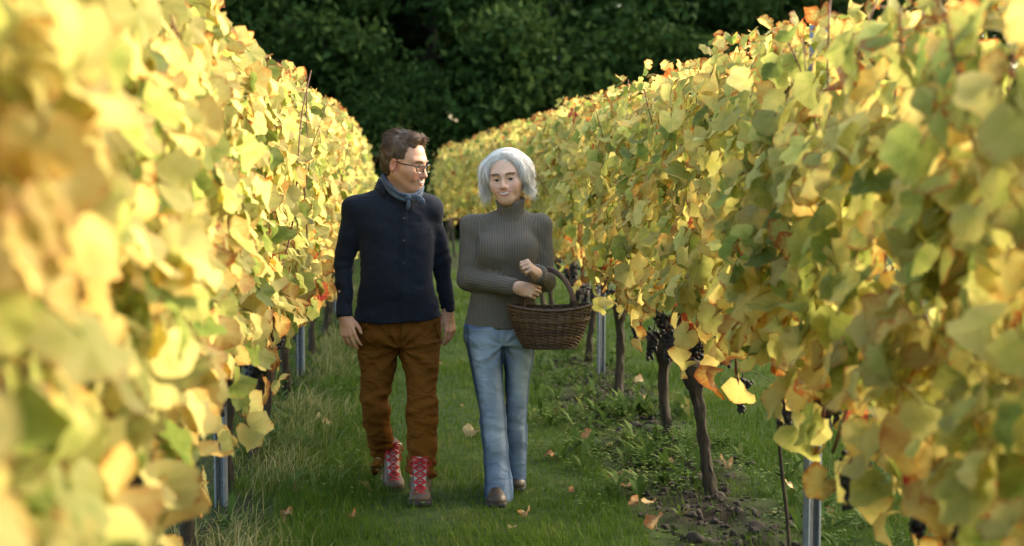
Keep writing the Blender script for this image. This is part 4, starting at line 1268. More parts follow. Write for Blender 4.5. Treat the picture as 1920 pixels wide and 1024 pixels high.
    for x, y, z in zip(xs, ys, zs):
        big = RNG.random() < .12
        nl = RNG.integers(6, 10) if big else RNG.integers(5, 9)
        h = RNG.uniform(.02, .09); rcol = np.clip(RNG.normal(.5, .2), 0, 1)
        for q in range(nl):
            a = RNG.uniform(0, 2 * pi); l = RNG.uniform(.05, .13) if big else RNG.uniform(.010, .024); wd = l * RNG.uniform(.10, .18) if big else l * .62
            d = np.array([cos(a), sin(a), 0]); sd_ = np.array([-sin(a), cos(a), 0])
            up = RNG.uniform(.5, 2.0) if big else RNG.uniform(-.3, .9)
            o = np.array([x, y, z]) + (np.zeros(3) if big else RNG.normal(0, .028, 3) + [0, 0, h])
            m1 = o + d * l * .5 + [0, 0, l * .5 * up]; m2 = o + d * l + [0, 0, l * (.75 * up - .12)]
            V += [o, m1 + sd_ * wd, m2, m1 - sd_ * wd]; Q.append((nv, nv + 1, nv + 2, nv + 3)); nv += 4
            Rr += [np.clip(rcol + RNG.normal(0, .12), 0, 1)] * 4
    me = mesh_np('weeds', np.array(V), np.array(Q), False); add_attr(me, 'rnd', Rr); add_attr(me, 'tip', np.tile([0, .5, 1, .5], len(Q)))
    tag(obj('weeds', me, wm), 'low chickweed and dandelion leaves growing on the bare strip under the vines', 'weeds', kind='stuff')
    # clods of soil
    m = MB()
    for i in range(1100):
        y = RNG.uniform(5.7, 12); x = row_x(1, y) - .08 + RNG.normal(0, .17); r = RNG.uniform(.005, .022) * (1 if RNG.random() < .88 else 1.8)
        z = float(ground_height(np.array([x]), np.array([y]))[0])
        n0 = len(m.v); m.sphere((x, y, z + r * .1), (r, r * RNG.uniform(.7, 1.3), r * RNG.uniform(.45, .8)), 8, 6, rotz(RNG.uniform(0, 6.28)))
        v = m.v[n0]; m.v[n0] = v + r * .60 * np.stack([vnoise(v * 1.1 / r, 41), vnoise(v * 1.1 / r, 42), vnoise(v * 1.1 / r, 43)], 1)
    o = m.build('soil_clods', plain('dark_soil', (.026, .020, .015), 1.0, .5, 60, bump=.8), None, False); tag(o, 'dark crumbly clods of soil on the strip under the vines', 'soil', kind='stuff')

# ---------------------------------------------------------------- vine leaves
LEAF_RAMP = [(0, (.13, .20, .035)), (.20, (.27, .33, .065)), (.42, (.475, .48, .125)), (.62, (.64, .565, .190)), (.78, (.65, .46, .12)), (.90, (.48, .19, .04)), (1, (.28, .03, .025))]
FALL_RAMP = [(0, (.36, .33, .14)), (.55, (.55, .47, .26)), (.72, (.46, .355, .20)), (.86, (.31, .175, .085)), (1, (.20, .07, .04))]
def leaf_material(name, per_object, stops=None):
    t = NT(name)
    if per_object:
        oi = t.n('ShaderNodeObjectInfo'); colr = oi.outputs['Color']
    else: colr = t.attr('leafcol', 'Color')
    sep = t.n('ShaderNodeSeparateColor'); t.l(colr, sep.inputs[0])
    hue, brown, val = sep.outputs[0], sep.outputs[1], sep.outputs[2]
    lp = t.attr('leafpos', 'Vector')
    seedv = t.n('ShaderNodeVectorMath', operation='ADD'); t.l(lp, seedv.inputs[0])
    cmb = t.n('ShaderNodeCombineXYZ'); t.l(t.math('MULTIPLY', val, 37.0), cmb.inputs[0]); t.l(t.math('MULTIPLY', hue, 53.0), cmb.inputs[1]); t.l(t.math('MULTIPLY', brown, 29.0), cmb.inputs[2])
    t.l(cmb.outputs[0], seedv.inputs[1]); sv = seedv.outputs[0]
    nz = t.noise(2.6, 3, .6, sv); nf = t.noise(11, 3, .65, sv)
    edge = t.attr('edge')
    # veins stay greener, the tissue between turns first
    sx = t.n('ShaderNodeSeparateXYZ'); t.l(lp, sx.inputs[0])
    ax = t.math('ABSOLUTE', sx.outputs[0]); ang = t.math('ARCTAN2', ax, sx.outputs[1])
    rr = t.math('SQRT', t.math('ADD', t.math('MULTIPLY', ax, ax), t.math('MULTIPLY', sx.outputs[1], sx.outputs[1])))
    vd = None
    for a in (0.0, .80, 1.62):
        d = t.math('ABSOLUTE', t.math('MULTIPLY', rr, t.math('SINE', t.math('SUBTRACT', ang, a))))
        vd = d if vd is None else t.math('MINIMUM', vd, d)
    vein = t.math('SUBTRACT', 1.0, t.math('MULTIPLY', vd, 45.0), True)
    side = t.math('SINE', t.math('MULTIPLY', t.math('SUBTRACT', rr, t.math('MULTIPLY', vd, .8)), 62.0))
    side = t.math('MULTIPLY', t.math('POWER', t.math('ADD', t.math('MULTIPLY', side, .5), .5, True), 6.0), .35)
    h = t.math('ADD', hue, t.math('MULTIPLY', t.math('SUBTRACT', nz, .5), .42))
    h = t.math('SUBTRACT', h, t.math('MULTIPLY', vein, .10))
    h = t.math('SUBTRACT', h, t.math('MULTIPLY', side, .10))
    h = t.math('ADD', h, t.math('MULTIPLY', t.math('MULTIPLY', edge, edge), .10))
    c = t.ramp(h, stops or LEAF_RAMP)
    bm = t.math('MULTIPLY', t.math('SUBTRACT', t.math('ADD', t.math('MULTIPLY', t.math('MULTIPLY', t.math('POWER', edge, 3.0), nz), .72), t.math('ADD', nf, t.math('MULTIPLY', brown, .9))), 1.0), 5.0, True)
    c = t.mix(bm, c, t.ramp(nf, [(.35, (.20, .045, .012)), (.7, (.52, .19, .030))]))
    dots = t.math('GREATER_THAN', t.noise(26, 2, .5, sv), .73)
    c = t.mix(t.math('MULTIPLY', dots, .7), c, (.12, .05, .018))
    c = t.mix(t.attr('pet'), c, (.30, .085, .035))
    vv = t.math('ADD', .72, t.math('MULTIPLY', val, .5))
    hsv = t.n('ShaderNodeHueSaturation'); t.l(c, hsv.inputs['Color']); t.l(vv, hsv.inputs['Value']); hsv.inputs['Saturation'].default_value = .98
    c = hsv.outputs[0]
    t.set(c, .50, t.bump(t.math('ADD', t.math('MULTIPLY', vein, -.6), t.math('ADD', side, t.noise(9, 3, .6, sv))), .35, .004))
    t.b.inputs['Specular IOR Level'].default_value = .20
    tr = t.n('ShaderNodeBsdfTranslucent'); t.l(c, tr.inputs[0])
    mx = t.n('ShaderNodeMixShader'); mx.inputs[0].default_value = .69
    t.l(t.b.outputs[0], mx.inputs[1]); t.l(tr.outputs[0], mx.inputs[2]); t.l(mx.outputs[0], t.out.inputs[0])
    return t.m
def leaf_arrays(rng, detail, curl):
    half = [(0, .555), (13, .515), (27, .475), (41, .505), (54, .535), (71, .495), (88, .47), (103, .50), (119, .515), (138, .475), (158, .42), (171, .26)]
    if not detail: half = [(0, .56), (26, .46), (54, .55), (88, .45), (119, .525), (158, .40)]
    ring = half + [(180, .07)] + [(-a, r) for a, r in half[:0:-1]]
    k = len(ring)
    pts = [(0, .10)]; ed = [0.0]
    if detail:
        for a, r in ring:
            rr = r * (.55 if a != 180 else .5); pts.append((sin(R(a)) * rr, .08 + cos(R(a)) * rr)); ed.append(.5)
    for i, (a, r) in enumerate(ring):
        rr = r * (1 + (rng.normal(0, .045) if a != 180 else 0)); pts.append((sin(R(a)) * rr * 1.04, .08 + cos(R(a)) * rr)); ed.append(1.0)
    p = np.array(pts); x, y = p[:, 0], p[:, 1]
    c1, c2, c3 = rng.normal(.25, .35) * curl, rng.normal(-.30, .35) * curl, rng.normal(0, .25) * curl
    z = c1 * x * x * (1 if rng.random() < .75 else -1) * 1.6 + c2 * (y) ** 2 + c3 * x * y + .05 * curl * np.sin(6 * x + rng.uniform(0, 6)) * np.array(ed) + .045 * np.cos(np.arctan2(x, y - .08) * 5.6) * np.array(ed) + rng.normal(0, .02, len(x)) * np.array(ed)
    z -= .10 * np.abs(x) * (rng.random() < .6)
    V = np.c_[x, y, z]; t, q = [], []
    if detail:
        for i in range(k):
            j = (i + 1) % k
            t.append((0, 1 + j, 1 + i)); q.append((1 + i, 1 + j, 1 + k + j, 1 + k + i))
    else:
        for i in range(k): t.append((0, 1 + (i + 1) % k, 1 + i))
    pet = np.zeros(len(V)); lp = np.c_[x, y, 0 * x]
    if detail:                                                       # leaf stalk
        n = len(V); m = MB(); L = rng.uniform(.35, .6)
        m.tube([(0, .012, .0), (0, -.5 * L, -.10 * L), (rng.normal(0, .06), -L, -.35 * L)], [.016, .012, .014], 3, cap=False)
        sv = np.concatenate(m.v); q += [tuple(int(a) + n for a in f) for f in np.concatenate(m.q)]
        V = np.concatenate([V, sv]); pet = np.r_[pet, np.ones(len(sv))]; lp = np.concatenate([lp, sv]); ed = ed + [0.0] * len(sv)
    return V, t, q, np.array(ed), pet, lp
def leaf_mesh(rng, curl):
    V, t, q, ed, pet, lp = leaf_arrays(rng, True, curl)
    me = mesh_np('leaf', V, [np.array(q), np.array(t)])
    add_attr(me, 'edge', ed); add_attr(me, 'pet', pet); add_attr(me, 'leafpos', lp, 'FLOAT_VECTOR')
    return me
def leaf_frame(rng, out, tip_down=1.0, spread=.5):
    """Orientation: normal roughly along out, tip hanging down."""
    nrm = unit(np.asarray(out) + rng.normal(0, spread, 3))
    tip = unit(np.array([0, 0, -tip_down]) + np.array([rng.normal(0, .55), rng.normal(0, .55), rng.normal(0, .4)]) + .25 * np.asarray(out))
    tip = unit(tip - nrm * (tip @ nrm)); xx = np.cross(tip, nrm)
    return np.stack([xx, tip, nrm], 1)
def leaf_colour(rng, zf, top, gold=0.0):
    """zf 0 bottom .. 1 top."""
    r = rng.random()
    hue = np.clip(rng.normal(.465 + gold, .15), .05, .72)
    if r < .10: hue = rng.uniform(.02, .22)
    elif r > .98: hue = rng.uniform(.80, .90)
    elif r > .976: hue = rng.uniform(.93, .98)
    hue += .12 * max(0, .30 - zf) / .30
    brown = np.clip(rng.normal(.09 + .30 * max(0, zf - .78) / .22 + .12 * max(0, .25 - zf) / .25, .16), 0, .85)
    return (min(1, hue), brown, rng.random(), 1.0)

def env_face(z):                                                     # half thickness of the leaf wall at height z
    return np.interp(z, [.4, .65, 1.0, 1.6, 2.0, 2.35], [.14, .24, .31, .31, .24, .12])
def foliage_mesh(seed, n, side_bias, zb=.90, zt=2.22, span=1.3):
    """The many leaves of one vine that stay joined: x towards the lane."""
    rng = np.random.default_rng(seed)
    base = [leaf_arrays(np.random.default_rng(seed * 7 + i), False, 1.0) for i in range(8)]
    Vs, Ts, ed, lc, lps, nv = [], [], [], [], [], 0
    for i in range(n):
        z = rng.uniform(zb, zt + .06); y = rng.uniform(-span / 2, span / 2)
        top_l = zt + .10 * sin(y * 5 + seed) + .05 * sin(y * 13 + seed * 2)
        if z > top_l: z = rng.uniform(zb, top_l)
        f = env_face(z)
        if rng.random() < side_bias: x = rng.uniform(f - .30, f - .05); out = np.array([1, 0, .25])
        else: x = rng.uniform(-f - .06, f - .2); out = np.array([-1, 0, .25])
        if z > zt - .15: out = np.array([out[0] * .6, 0, .8])
        V, t, q, e, p_, l_ = base[rng.integers(8)]
        s = rng.uniform(.075, .13) * (1 - .35 * max(0, (z - zt + .25) / .25))
        M = leaf_frame(rng, out, 1.0, .55)
        Vs.append(V @ M.T * s + [x, y, z]); Ts.append(np.array(t) + nv); nv += len(V)
        ed.append(e); lps.append(l_); lc.append(np.tile(leaf_colour(rng, (z - zb) / (zt - zb), z > zt - .2), (len(V), 1)))
    me = mesh_np('foliage', np.concatenate(Vs), np.concatenate(Ts))
    add_attr(me, 'edge', np.concatenate(ed)); add_attr(me, 'pet', np.zeros(nv)); add_attr(me, 'leafpos', np.concatenate(lps), 'FLOAT_VECTOR'); add_attr(me, 'leafcol', np.concatenate(lc), 'FLOAT_COLOR')
    return me

def bark_material(name, a, b, scale=30):
    t = NT(name)
    st = t.noise(scale, 5, .7, t.scalevec(t.coord(), (1, 1, .18)), 1.2)
    c = t.ramp(st, [(.3, a), (.62, b), (.8, tuple(x * 1.5 for x in b))])
    moss = t.math('MULTIPLY', t.math('SUBTRACT', t.noise(7, 4), .56), 4.0, True)
    c = t.mix(t.math('MULTIPLY', moss, .55), c, (.075, .085, .025))
    return t.set(c, .92, t.bump(st, .9, .012))
def cluster_mesh(seed):
    rng = np.random.default_rng(seed); m = MB(); n = 58; m.sphere((0, 0, -.055), (.028, .028, .062), 10, 7)
    for i in range(n):
        f = i / n; zz = -.145 * f; rad = .040 * (1 - .72 * f) * (.6 + .4 * min(1, f * 6))
        a = rng.uniform(0, 2 * pi); q = rad * rng.uniform(.75, 1.0); r = rng.uniform(.0085, .0105)
        m.sphere((q * cos(a) + (.02 if f < .3 and rng.random() < .3 else 0), q * sin(a), zz + rng.normal(0, .004)), r, 7, 5)
    m.tube([(0, 0, .05), (.004, 0, .02), (0, 0, -.03)], .003, 4)
    return m.mesh('grape_cluster')

def ordinal(i): return ('first second third fourth fifth sixth seventh eighth ninth tenth eleventh twelfth thirteenth fourteenth fifteenth sixteenth seventeenth eighteenth nineteenth twentieth '
                        'twenty-first twenty-second twenty-third twenty-fourth twenty-fifth twenty-sixth').split()[i]

def build_vines():
    M_LEAF, M_FOL = leaf_material('vine_leaf', True), leaf_material('vine_foliage', False)
    M_BARK = bark_material('vine_bark', (.010, .007, .004), (.050, .036, .020), 40)
    M_CANE = plain('reddish_cane', (.16, .062, .030), .6, .4, 80)
    t = NT('black_grape'); bl = t.noise(60, 3)
    t.set(t.mix(bl, (.005, .004, .007), (.014, .012, .022)), .55); M_GRAPE = t.m
    leaves = [leaf_mesh(np.random.default_rng(100 + i), .9) for i in range(11)] + [leaf_mesh(np.random.default_rng(300 + i), 2.4) for i in range(4)]
    for me in leaves: me.materials.append(M_LEAF)
    fol = [foliage_mesh(20 + i, 480, .66) for i in range(4)]
    fol_far = [foliage_mesh(40 + i, 560, .75) for i in range(3)]
    fol_thin = [foliage_mesh(50 + i, 190, .5) for i in range(2)]
    clusters = [cluster_mesh(i) for i in range(3)]
    rng = np.random.default_rng(5)
    # shared canes
    canes = []
    for i in range(6):
        m = MB(); pts = [np.array([0, 0, 0.0])]
        for k in range(7): pts.append(pts[-1] + np.array([rng.normal(0, .028), rng.normal(.008 * (i % 3 - 1), .035), .22]))
        pp = smooth_path(pts, 16); rad = np.linspace(.0048, .0022, 16)
        m.tube(pp, rad, 5)
        for k in range(3, 14, 3):                                    # swollen nodes
            m.sphere(pp[k], .0062, 5, 3)
        canes.append(m.mesh('cane'))
    def trunk_mesh(seed, thin=False):
        r_ = np.random.default_rng(seed); m = MB()
        h = .66 + r_.uniform(-.04, .06); lean = r_.normal(0, .05, 2)
        n = 40; pts = []
        for k in range(n):
            f = k / (n - 1); pts.append((lean[0] * f + .008 * sin(f * 6 + seed) , lean[1] * f + .009 * sin(f * 5 + seed * 1.7), -.03 + (h + .03) * f))
        pts = np.array(pts); f = np.linspace(0, 1, n)
        rad = (.027 + .012 * np.exp(-(f / .12) ** 2) + .026 * np.exp(-((f - .88) / .09) ** 2)) if not thin else .0075 + .002 * np.exp(-(f / .1) ** 2)
        m.tube(pts, rad, 16)
        V = np.concatenate(m.v)
        if not thin:
            ang = np.arctan2(V[:, 1], V[:, 0])
            d = np.stack([vnoise(V * np.array([60, 60, 14]), seed), vnoise(V * np.array([60, 60, 14]), seed + 1), 0 * ang], 1)
            V = V + .0115 * d + .018 * np.exp(-((V[:, 2] - h * .9) / .1) ** 2)[:, None] * np.stack([vnoise(V * 28, seed + 4), vnoise(V * 28, seed + 5), vnoise(V * 28, seed + 6)], 1)
        me = mesh_np('trunk', V, [np.concatenate(m.q), np.array(m.t[0])]); return me, pts[-1]
    def arm_mesh(top, seed):
        r_ = np.random.default_rng(seed); out = []
        for sg in (-1, 1):
            m = MB(); p = smooth_path([top - [0, 0, .05], top + [.02 * sg, .07 * sg, .06], top + [r_.normal(0, .03), .26 * sg, .11], top + [r_.normal(0, .03), .52 * sg, .10]], 12)
            m.tube(p, np.linspace(.021, .008, 12), 8)
            V = np.concatenate(m.v); V = V + .004 * np.stack([vnoise(V * 50, seed), vnoise(V * 50, seed + 1), vnoise(V * 50, seed + 2)], 1)
            out.append(mesh_np('arm', V, [np.concatenate(m.q), np.array(m.t[0])]))
        return out
    trunks = []
    for i in range(5):
        me, top = trunk_mesh(60 + i); trunks.append((me, arm_mesh(top, 70 + i)))
    thin_trunk = trunk_mesh(91, True)[0]
    right_y = [1.9, 2.75, 3.85, 5.41, 6.82, 8.16, 10.1, 12.0, 13.2, 14.5, 15.8, 17.1, 18.4, 19.7, 21.0, 22.4, 23.8, 25.2, 26.6, 28.0, 29.4]
    left_y = [1.15, 2.3, 3.5, 4.7, 5.8, 7.0, 7.85, 8.75, 10.1, 11.4, 12.7, 14.0, 15.3, 16.6, 17.9, 19.3, 20.7, 22.1, 23.5, 25.0]
    for side, ys in ((-1, left_y), (1, right_y)):
        bounds = [ys[0] - .7] + [(a + b) / 2 for a, b in zip(ys, ys[1:])] + [ys[-1] + .6]
        who = "on the man's side" if side < 0 else "on the woman's side"
        for i, y in enumerate(ys):
            x = float(row_x(side, y)); rz = 0.0 if side < 0 else pi
            young = side > 0 and i == 3
            v = empty('grapevine', (x, y, 0), rz)
            tag(v, f"{'thin-stemmed young' if young else 'yellow-leaved'} grapevine {who}, {ordinal(i)} in its row counted from the camera", 'grapevine', 'grapevines in the two rows')
            y0, y1 = bounds[i] - .08 - y, bounds[i + 1] + .08 - y        # the stretch of wall this vine fills, in the place's direction
            span = y1 - y0
            if young: obj('trunk', thin_trunk, M_BARK, v)
            else:
                tm, arms = trunks[(i * 3 + (side > 0)) % 5]
                obj('trunk', tm, M_BARK, v)
                for a in arms: obj('arm', a, M_BARK, v)
            far = y > 13.5
            sgn = 1 if side < 0 else -1
            yc = (y0 + y1) / 2 * sgn
            zb, zt = (.60 if y < 5.0 else .78, 2.25 + .10 * min(1, max(0, (y - 10) / 8))) if side < 0 else (.86 if y > 4.6 else .64, 2.03 if y < 4.6 else 2.16)
            zt += float(.06 * vnoise(np.array([[y * .4, side, 0]]), 3)[0]) + (.05 if y > 12 and side > 0 else 0)
            fm = (fol_far if far else fol)[i % (3 if far else 4)]
            fo = obj('foliage', fm, M_FOL, v, (0, yc, (zt - 2.22) * .9 + (.06 if side > 0 and y > 4.6 else .0))); fo['kind'] = 'stuff'; fo.scale = (1, span / 1.3, 1)
            if i % 2: fo.scale[0] = 1.06
            # canes through the wall of leaves
            for k in range(9 if not far else 4):
                c = canes[rng.integers(6)]
                o = obj('cane', c, M_CANE, v, (rng.normal(.05, .09), yc + rng.uniform(-span / 2, span / 2), .74))
                o.rotation_euler = (rng.normal(0, .10), rng.normal(0, .09), rng.uniform(0, 6.28)); hgt = rng.uniform(.70, .88) + (.07 if rng.random() < .2 else 0)
                o.scale = (1.2, 1.2, hgt)
            # single leaves of the side facing the lane
            nl = int(min(300, 300 * span / 1.35)) if y < 13.5 else (120 if y < 20 else 60)
            for k in range(nl):
                z = rng.uniform(zb, zt + .05)
                yy = yc + rng.uniform(-span / 2, span / 2)
                wy = y + sgn * yy
                low = zb + .16 + .16 * float(vnoise(np.array([[wy * 2.1, side * 3.0, .5]]), 8)[0])
                topz = zt + .05 + .10 * float(vnoise(np.array([[wy * 2.6, side * 5.0, .5]]), 9)[0])
                if z < low and rng.random() < .72: z = rng.uniform(low, topz)
                if z < zb + .30 and rng.random() < .48: z = rng.uniform(zb + .3, topz)
                if rng.random() < .014: z = zb - rng.uniform(.02, .10)
                if z > topz: z = rng.uniform(1.2, topz)
                f = env_face(z) + .055 * float(vnoise(np.array([[wy * 3, z * 3, side]]), 10)[0])
                xx = rng.uniform(f - .12, f + .06) + (.17 * min(1, max(0, (4.2 - wy) / 3)) if side < 0 else 0)
                if side < 0 and wy < 6.0 and z < .95 and rng.random() < .5: z += .6
                if side > 0 and abs(wy - 5.05) < .22 and z < 1.0: z += .40
                top = z > topz - .16
                if top: xx = rng.uniform(-.15, f); 
                out = np.array([1, 0, .28]) if not top else np.array([.6, 0, .6])
                M = leaf_frame(rng, out, 1.0, .42 if not top else .7)
                s = rng.uniform(.082, .138) * (1 if not top else rng.uniform(.55, .8)) * (1.08 if z < 1.3 else 1.0)
                crl = rng.random() < (.30 if top else (.16 if z < .95 else .07))
                o = bpy.data.objects.new('leaf', leaves[11 + rng.integers(4)] if crl else leaves[rng.integers(11)])
                o.parent = v; COL.objects.link(o)
                o.location = (xx, yy, z); o.rotation_euler = Matrix(M.tolist()).to_euler(); o.scale = (s, s, s)
                lc_ = leaf_colour(rng, (z - zb) / (zt - zb), top, .05 * (z < 1.1) + (.05 if side < 0 else 0))
                o.color = (min(lc_[0], .74) if y < 5 else lc_[0],) + lc_[1:]
            # bunches of black grapes in the fruit zone
            nc = (6 if side > 0 else 5) if y < 13 else (2 if y < 18 else 0)
            if young: nc = 2
            for k in range(nc):
                o = obj('grape_cluster', clusters[rng.integers(3)], M_GRAPE, v, (rng.uniform(-.04, .17), yc + rng.uniform(-.45, .45) * span, rng.uniform(.68, .98) if side > 0 else rng.uniform(.62, .92)))
                o.rotation_euler = (rng.normal(0, .15), rng.normal(0, .15), rng.uniform(0, 6.28)); q = rng.uniform(.85, 1.2); o.scale = (q, q, q)
    # unseen row added beyond the woman's for its shade, leaves thinned to pass sun
    for i in range(15):
        y = 1.5 + i * 1.35
        v = empty('grapevine', (XR + 2.4 + float(bend(y, KR)), y, 0), pi)
        tag(v, f'grapevine in the next row behind the woman\'s row, {ordinal(i)} counted from the camera', 'grapevine', 'unseen grapevines added for shade')
        obj('trunk', trunks[i % 5][0], M_BARK, v)
        fo = obj('foliage', fol_thin[i % 2], M_FOL, v); fo['kind'] = 'stuff'; fo.scale = (1.05, 1.08, .97)
    return leaves

def build_posts():
    t = NT('galvanised_steel')
    sp = t.ramp(t.noise(35, 4, .65), [(.3, (.11, .135, .155)), (.7, (.19, .22, .25))])
    t.set(sp, .60, t.bump(t.noise(120, 3), .12, .002), Metallic=.15); M_ST = t.m
    w, dp, th, lip = .027, .018, .0022, .010
    outer = [(-w + lip, -dp), (-w, -dp), (-w, dp), (-.008, dp), (-.006, dp - .006), (.006, dp - .006), (.008, dp), (w, dp), (w, -dp), (w - lip, -dp)]
    inner = [(-w + lip, -dp + th), (-w + th, -dp + th), (-w + th, dp - th), (-.009, dp - th), (-.007, dp - th - .006), (.007, dp - th - .006), (.009, dp - th), (w - th, dp - th), (w - th, -dp + th), (w - lip, -dp + th)]
    n = len(outer)
    def post_mesh(h):
        V = []
        for z in (-.02, h): V += [(x, y, z) for x, y in outer] + [(x, y, z) for x, y in inner]
        q = []; t2 = 2 * n
        for i in range(n - 1):
            q += [(i, i + 1, t2 + i + 1, t2 + i), (n + i + 1, n + i, t2 + n + i, t2 + n + i + 1), (t2 + i, t2 + i + 1, t2 + n + i + 1, t2 + n + i)]
        q += [(n, 0, t2, t2 + n), (n - 1, 2 * n - 1, t2 + 2 * n - 1, t2 + n - 1)]
        return mesh_np('post_channel', np.array(V, float), np.array(q), False)
    pm = post_mesh(2.12)
    hk = MB()
    for z in np.arange(.5, 2.1, .10):                                # punched wire hooks
        for sx in (-1, 1): hk.box((sx * (w + .002), 0, z), (.0022, .005, .010))
    hm = hk.mesh('wire_hooks', False)
    lab = {-1: ["galvanised post half hidden by blurred leaves on the man's side, nearest the camera", "galvanised post just behind the man's elbow, second on his side", "galvanised post deep in the leaves on the man's side, third back", "galvanised post at the distant end of the man's row"],
           1: ["tall galvanised channel post at the right, nearest the camera", "galvanised post behind the wicker basket, second on the woman's side", "galvanised post on the woman's side, third back among the leaves", "galvanised post at the distant end of the woman's row"]}
    for side, ys in ((-1, (6.65, 11.3, 16.2, 21.2)), (1, (5.1, 11.1, 17.4, 23.7))):
        for k, y in enumerate(ys):
            p = empty('metal_post', (float(row_x(side, y)) - .005 * side, y, 0), RNG.normal(0, .06) + (0.25 if side > 0 else -.25))
            tag(p, lab[side][k], 'post', 'galvanised trellis posts')
            obj('post_channel', pm, M_ST, p)
            h = obj('wire_hooks', hm, M_ST, p); h['kind'] = 'stuff'
    M_W = plain('steel_wire', (.30, .30, .30), .4, .2, 80, .8)
    for side in (-1, 1):
        for k, z in enumerate((.74, 1.10, 1.50, 1.90)):
            ys = np.linspace(1.0, 27.0, 40)
            m = MB(); m.tube(np.c_[[float(row_x(side, y)) for y in ys], ys, z - .012 * np.abs(np.sin((ys - 5) * pi / 6.2))], .0013, 4)
            tag(m.build('trellis_wire', M_W), f"{('lowest', 'second lowest', 'third', 'topmost')[k]} thin steel trellis wire running through the {'man' if side < 0 else 'woman'}'s row", 'wire', 'trellis wires')

def build_fallen(leaves):
    t = leaf_material('fallen_leaf_tissue', True, FALL_RAMP)
    mes = []
    for me in leaves[9:15] + leaves[:4]:
        m2 = me.copy(); m2.name = 'fallen_leaf'; m2.materials.clear(); m2.materials.append(t); mes.append(m2)
    spots = [(886, 818, .150, .62, "pale yellow fallen leaf on the grass between the man and the woman"),
             (592, 800, .13, .60, "curled cream fallen leaf caught in the weeds beside the man's knee"),
             (612, 806, .09, .55, "small yellowish leaf lying beside the curled cream one near the man"),
             (985, 978, .085, .72, "small tan leaf on the grass in front of the woman's shoe"),
             (1032, 862, .07, .86, "small rusty leaf on the lawn just beside the woman's jeans hem"),
             (1102, 832, .13, .84, "rust-brown fallen leaf at the lawn edge, first before the soil strip"),
             (1136, 850, .14, .74, "pale tan curled leaf among weeds behind the rust-brown ones"),
             (1165, 900, .12, .76, "tan leaf standing on edge at the border of the soil strip"),
             (1185, 930, .15, .78, "large tan curled leaf on the soil strip beside the lawn"),
             (1215, 962, .10, .70, "yellow-brown leaf half buried in dark soil near the near trunk"),
             (1228, 1000, .14, .80, "orange-brown leaf at the bottom of the soil strip by the lawn"),
             (1190, 960, .09, .84, "small brown leaf lying between two larger tan leaves"),
             (1195, 725, .12, .64, "pale yellow leaf on the grass behind the thin trunk"),
             (1205, 752, .10, .60, "light yellow leaf lying left of the knobbly trunk foot"),
             (1360, 885, .10, .74, "tan fallen leaf on grass just right of the near trunk"),
             (1480, 925, .09, .66, "pale leaf on the grass beside the young stem"),
             (1553, 975, .07, .85, "small brown leaf on the grass right of the tall post"),
             (1120, 780, .08, .80, "brown leaf in the chickweed below the basket post"),
             (800, 720, .08, .78, "tan leaf on the lawn behind the man's front knee"),
             (826, 690, .07, .82, "brown leaf on the lane well behind the couple"),
             (1068, 935, .06, .84, "tiny brown leaf on the lawn right of the woman's shoe"),
             (960, 1005, .06, .70, "tiny tan leaf on the lawn at the bottom edge"),
             (660, 985, .07, .86, "dark brown leaf on the lawn in front of the man's rear boot"),
             (560, 930, .10, .82, "brown leaf among long dry grass at the man's side"),
             (540, 985, .09, .78, "tan leaf in dry grass at the bottom below the man's row"),
             (868, 770, .05, .80, "tiny brown leaf on the lane between the couple's knees"),
             (1250, 880, .10, .72, "tan leaf on the soil touching the middle trunk"),
             (1142, 905, .07, .88, "reddish brown leaf on the lawn edge opposite the clods")]
    for i, (u, v, s, hue, lab) in enumerate(spots):
        g = G(u, v); z = float(ground_height(g[:1], g[1:2])[0])
        o = obj('fallen_leaf', mes[i % len(mes)], None, None, (g[0], g[1], z + .035))
        s *= .68; o.scale = (s, s, s); o.rotation_euler = (RNG.normal(.35, .3), RNG.normal(0, .3), RNG.uniform(0, 6.28)); o.color = (hue, RNG.uniform(.05, .4), RNG.uniform(.3, .9), 1)
        tag(o, lab, 'fallen leaf', 'fallen leaves on the ground')

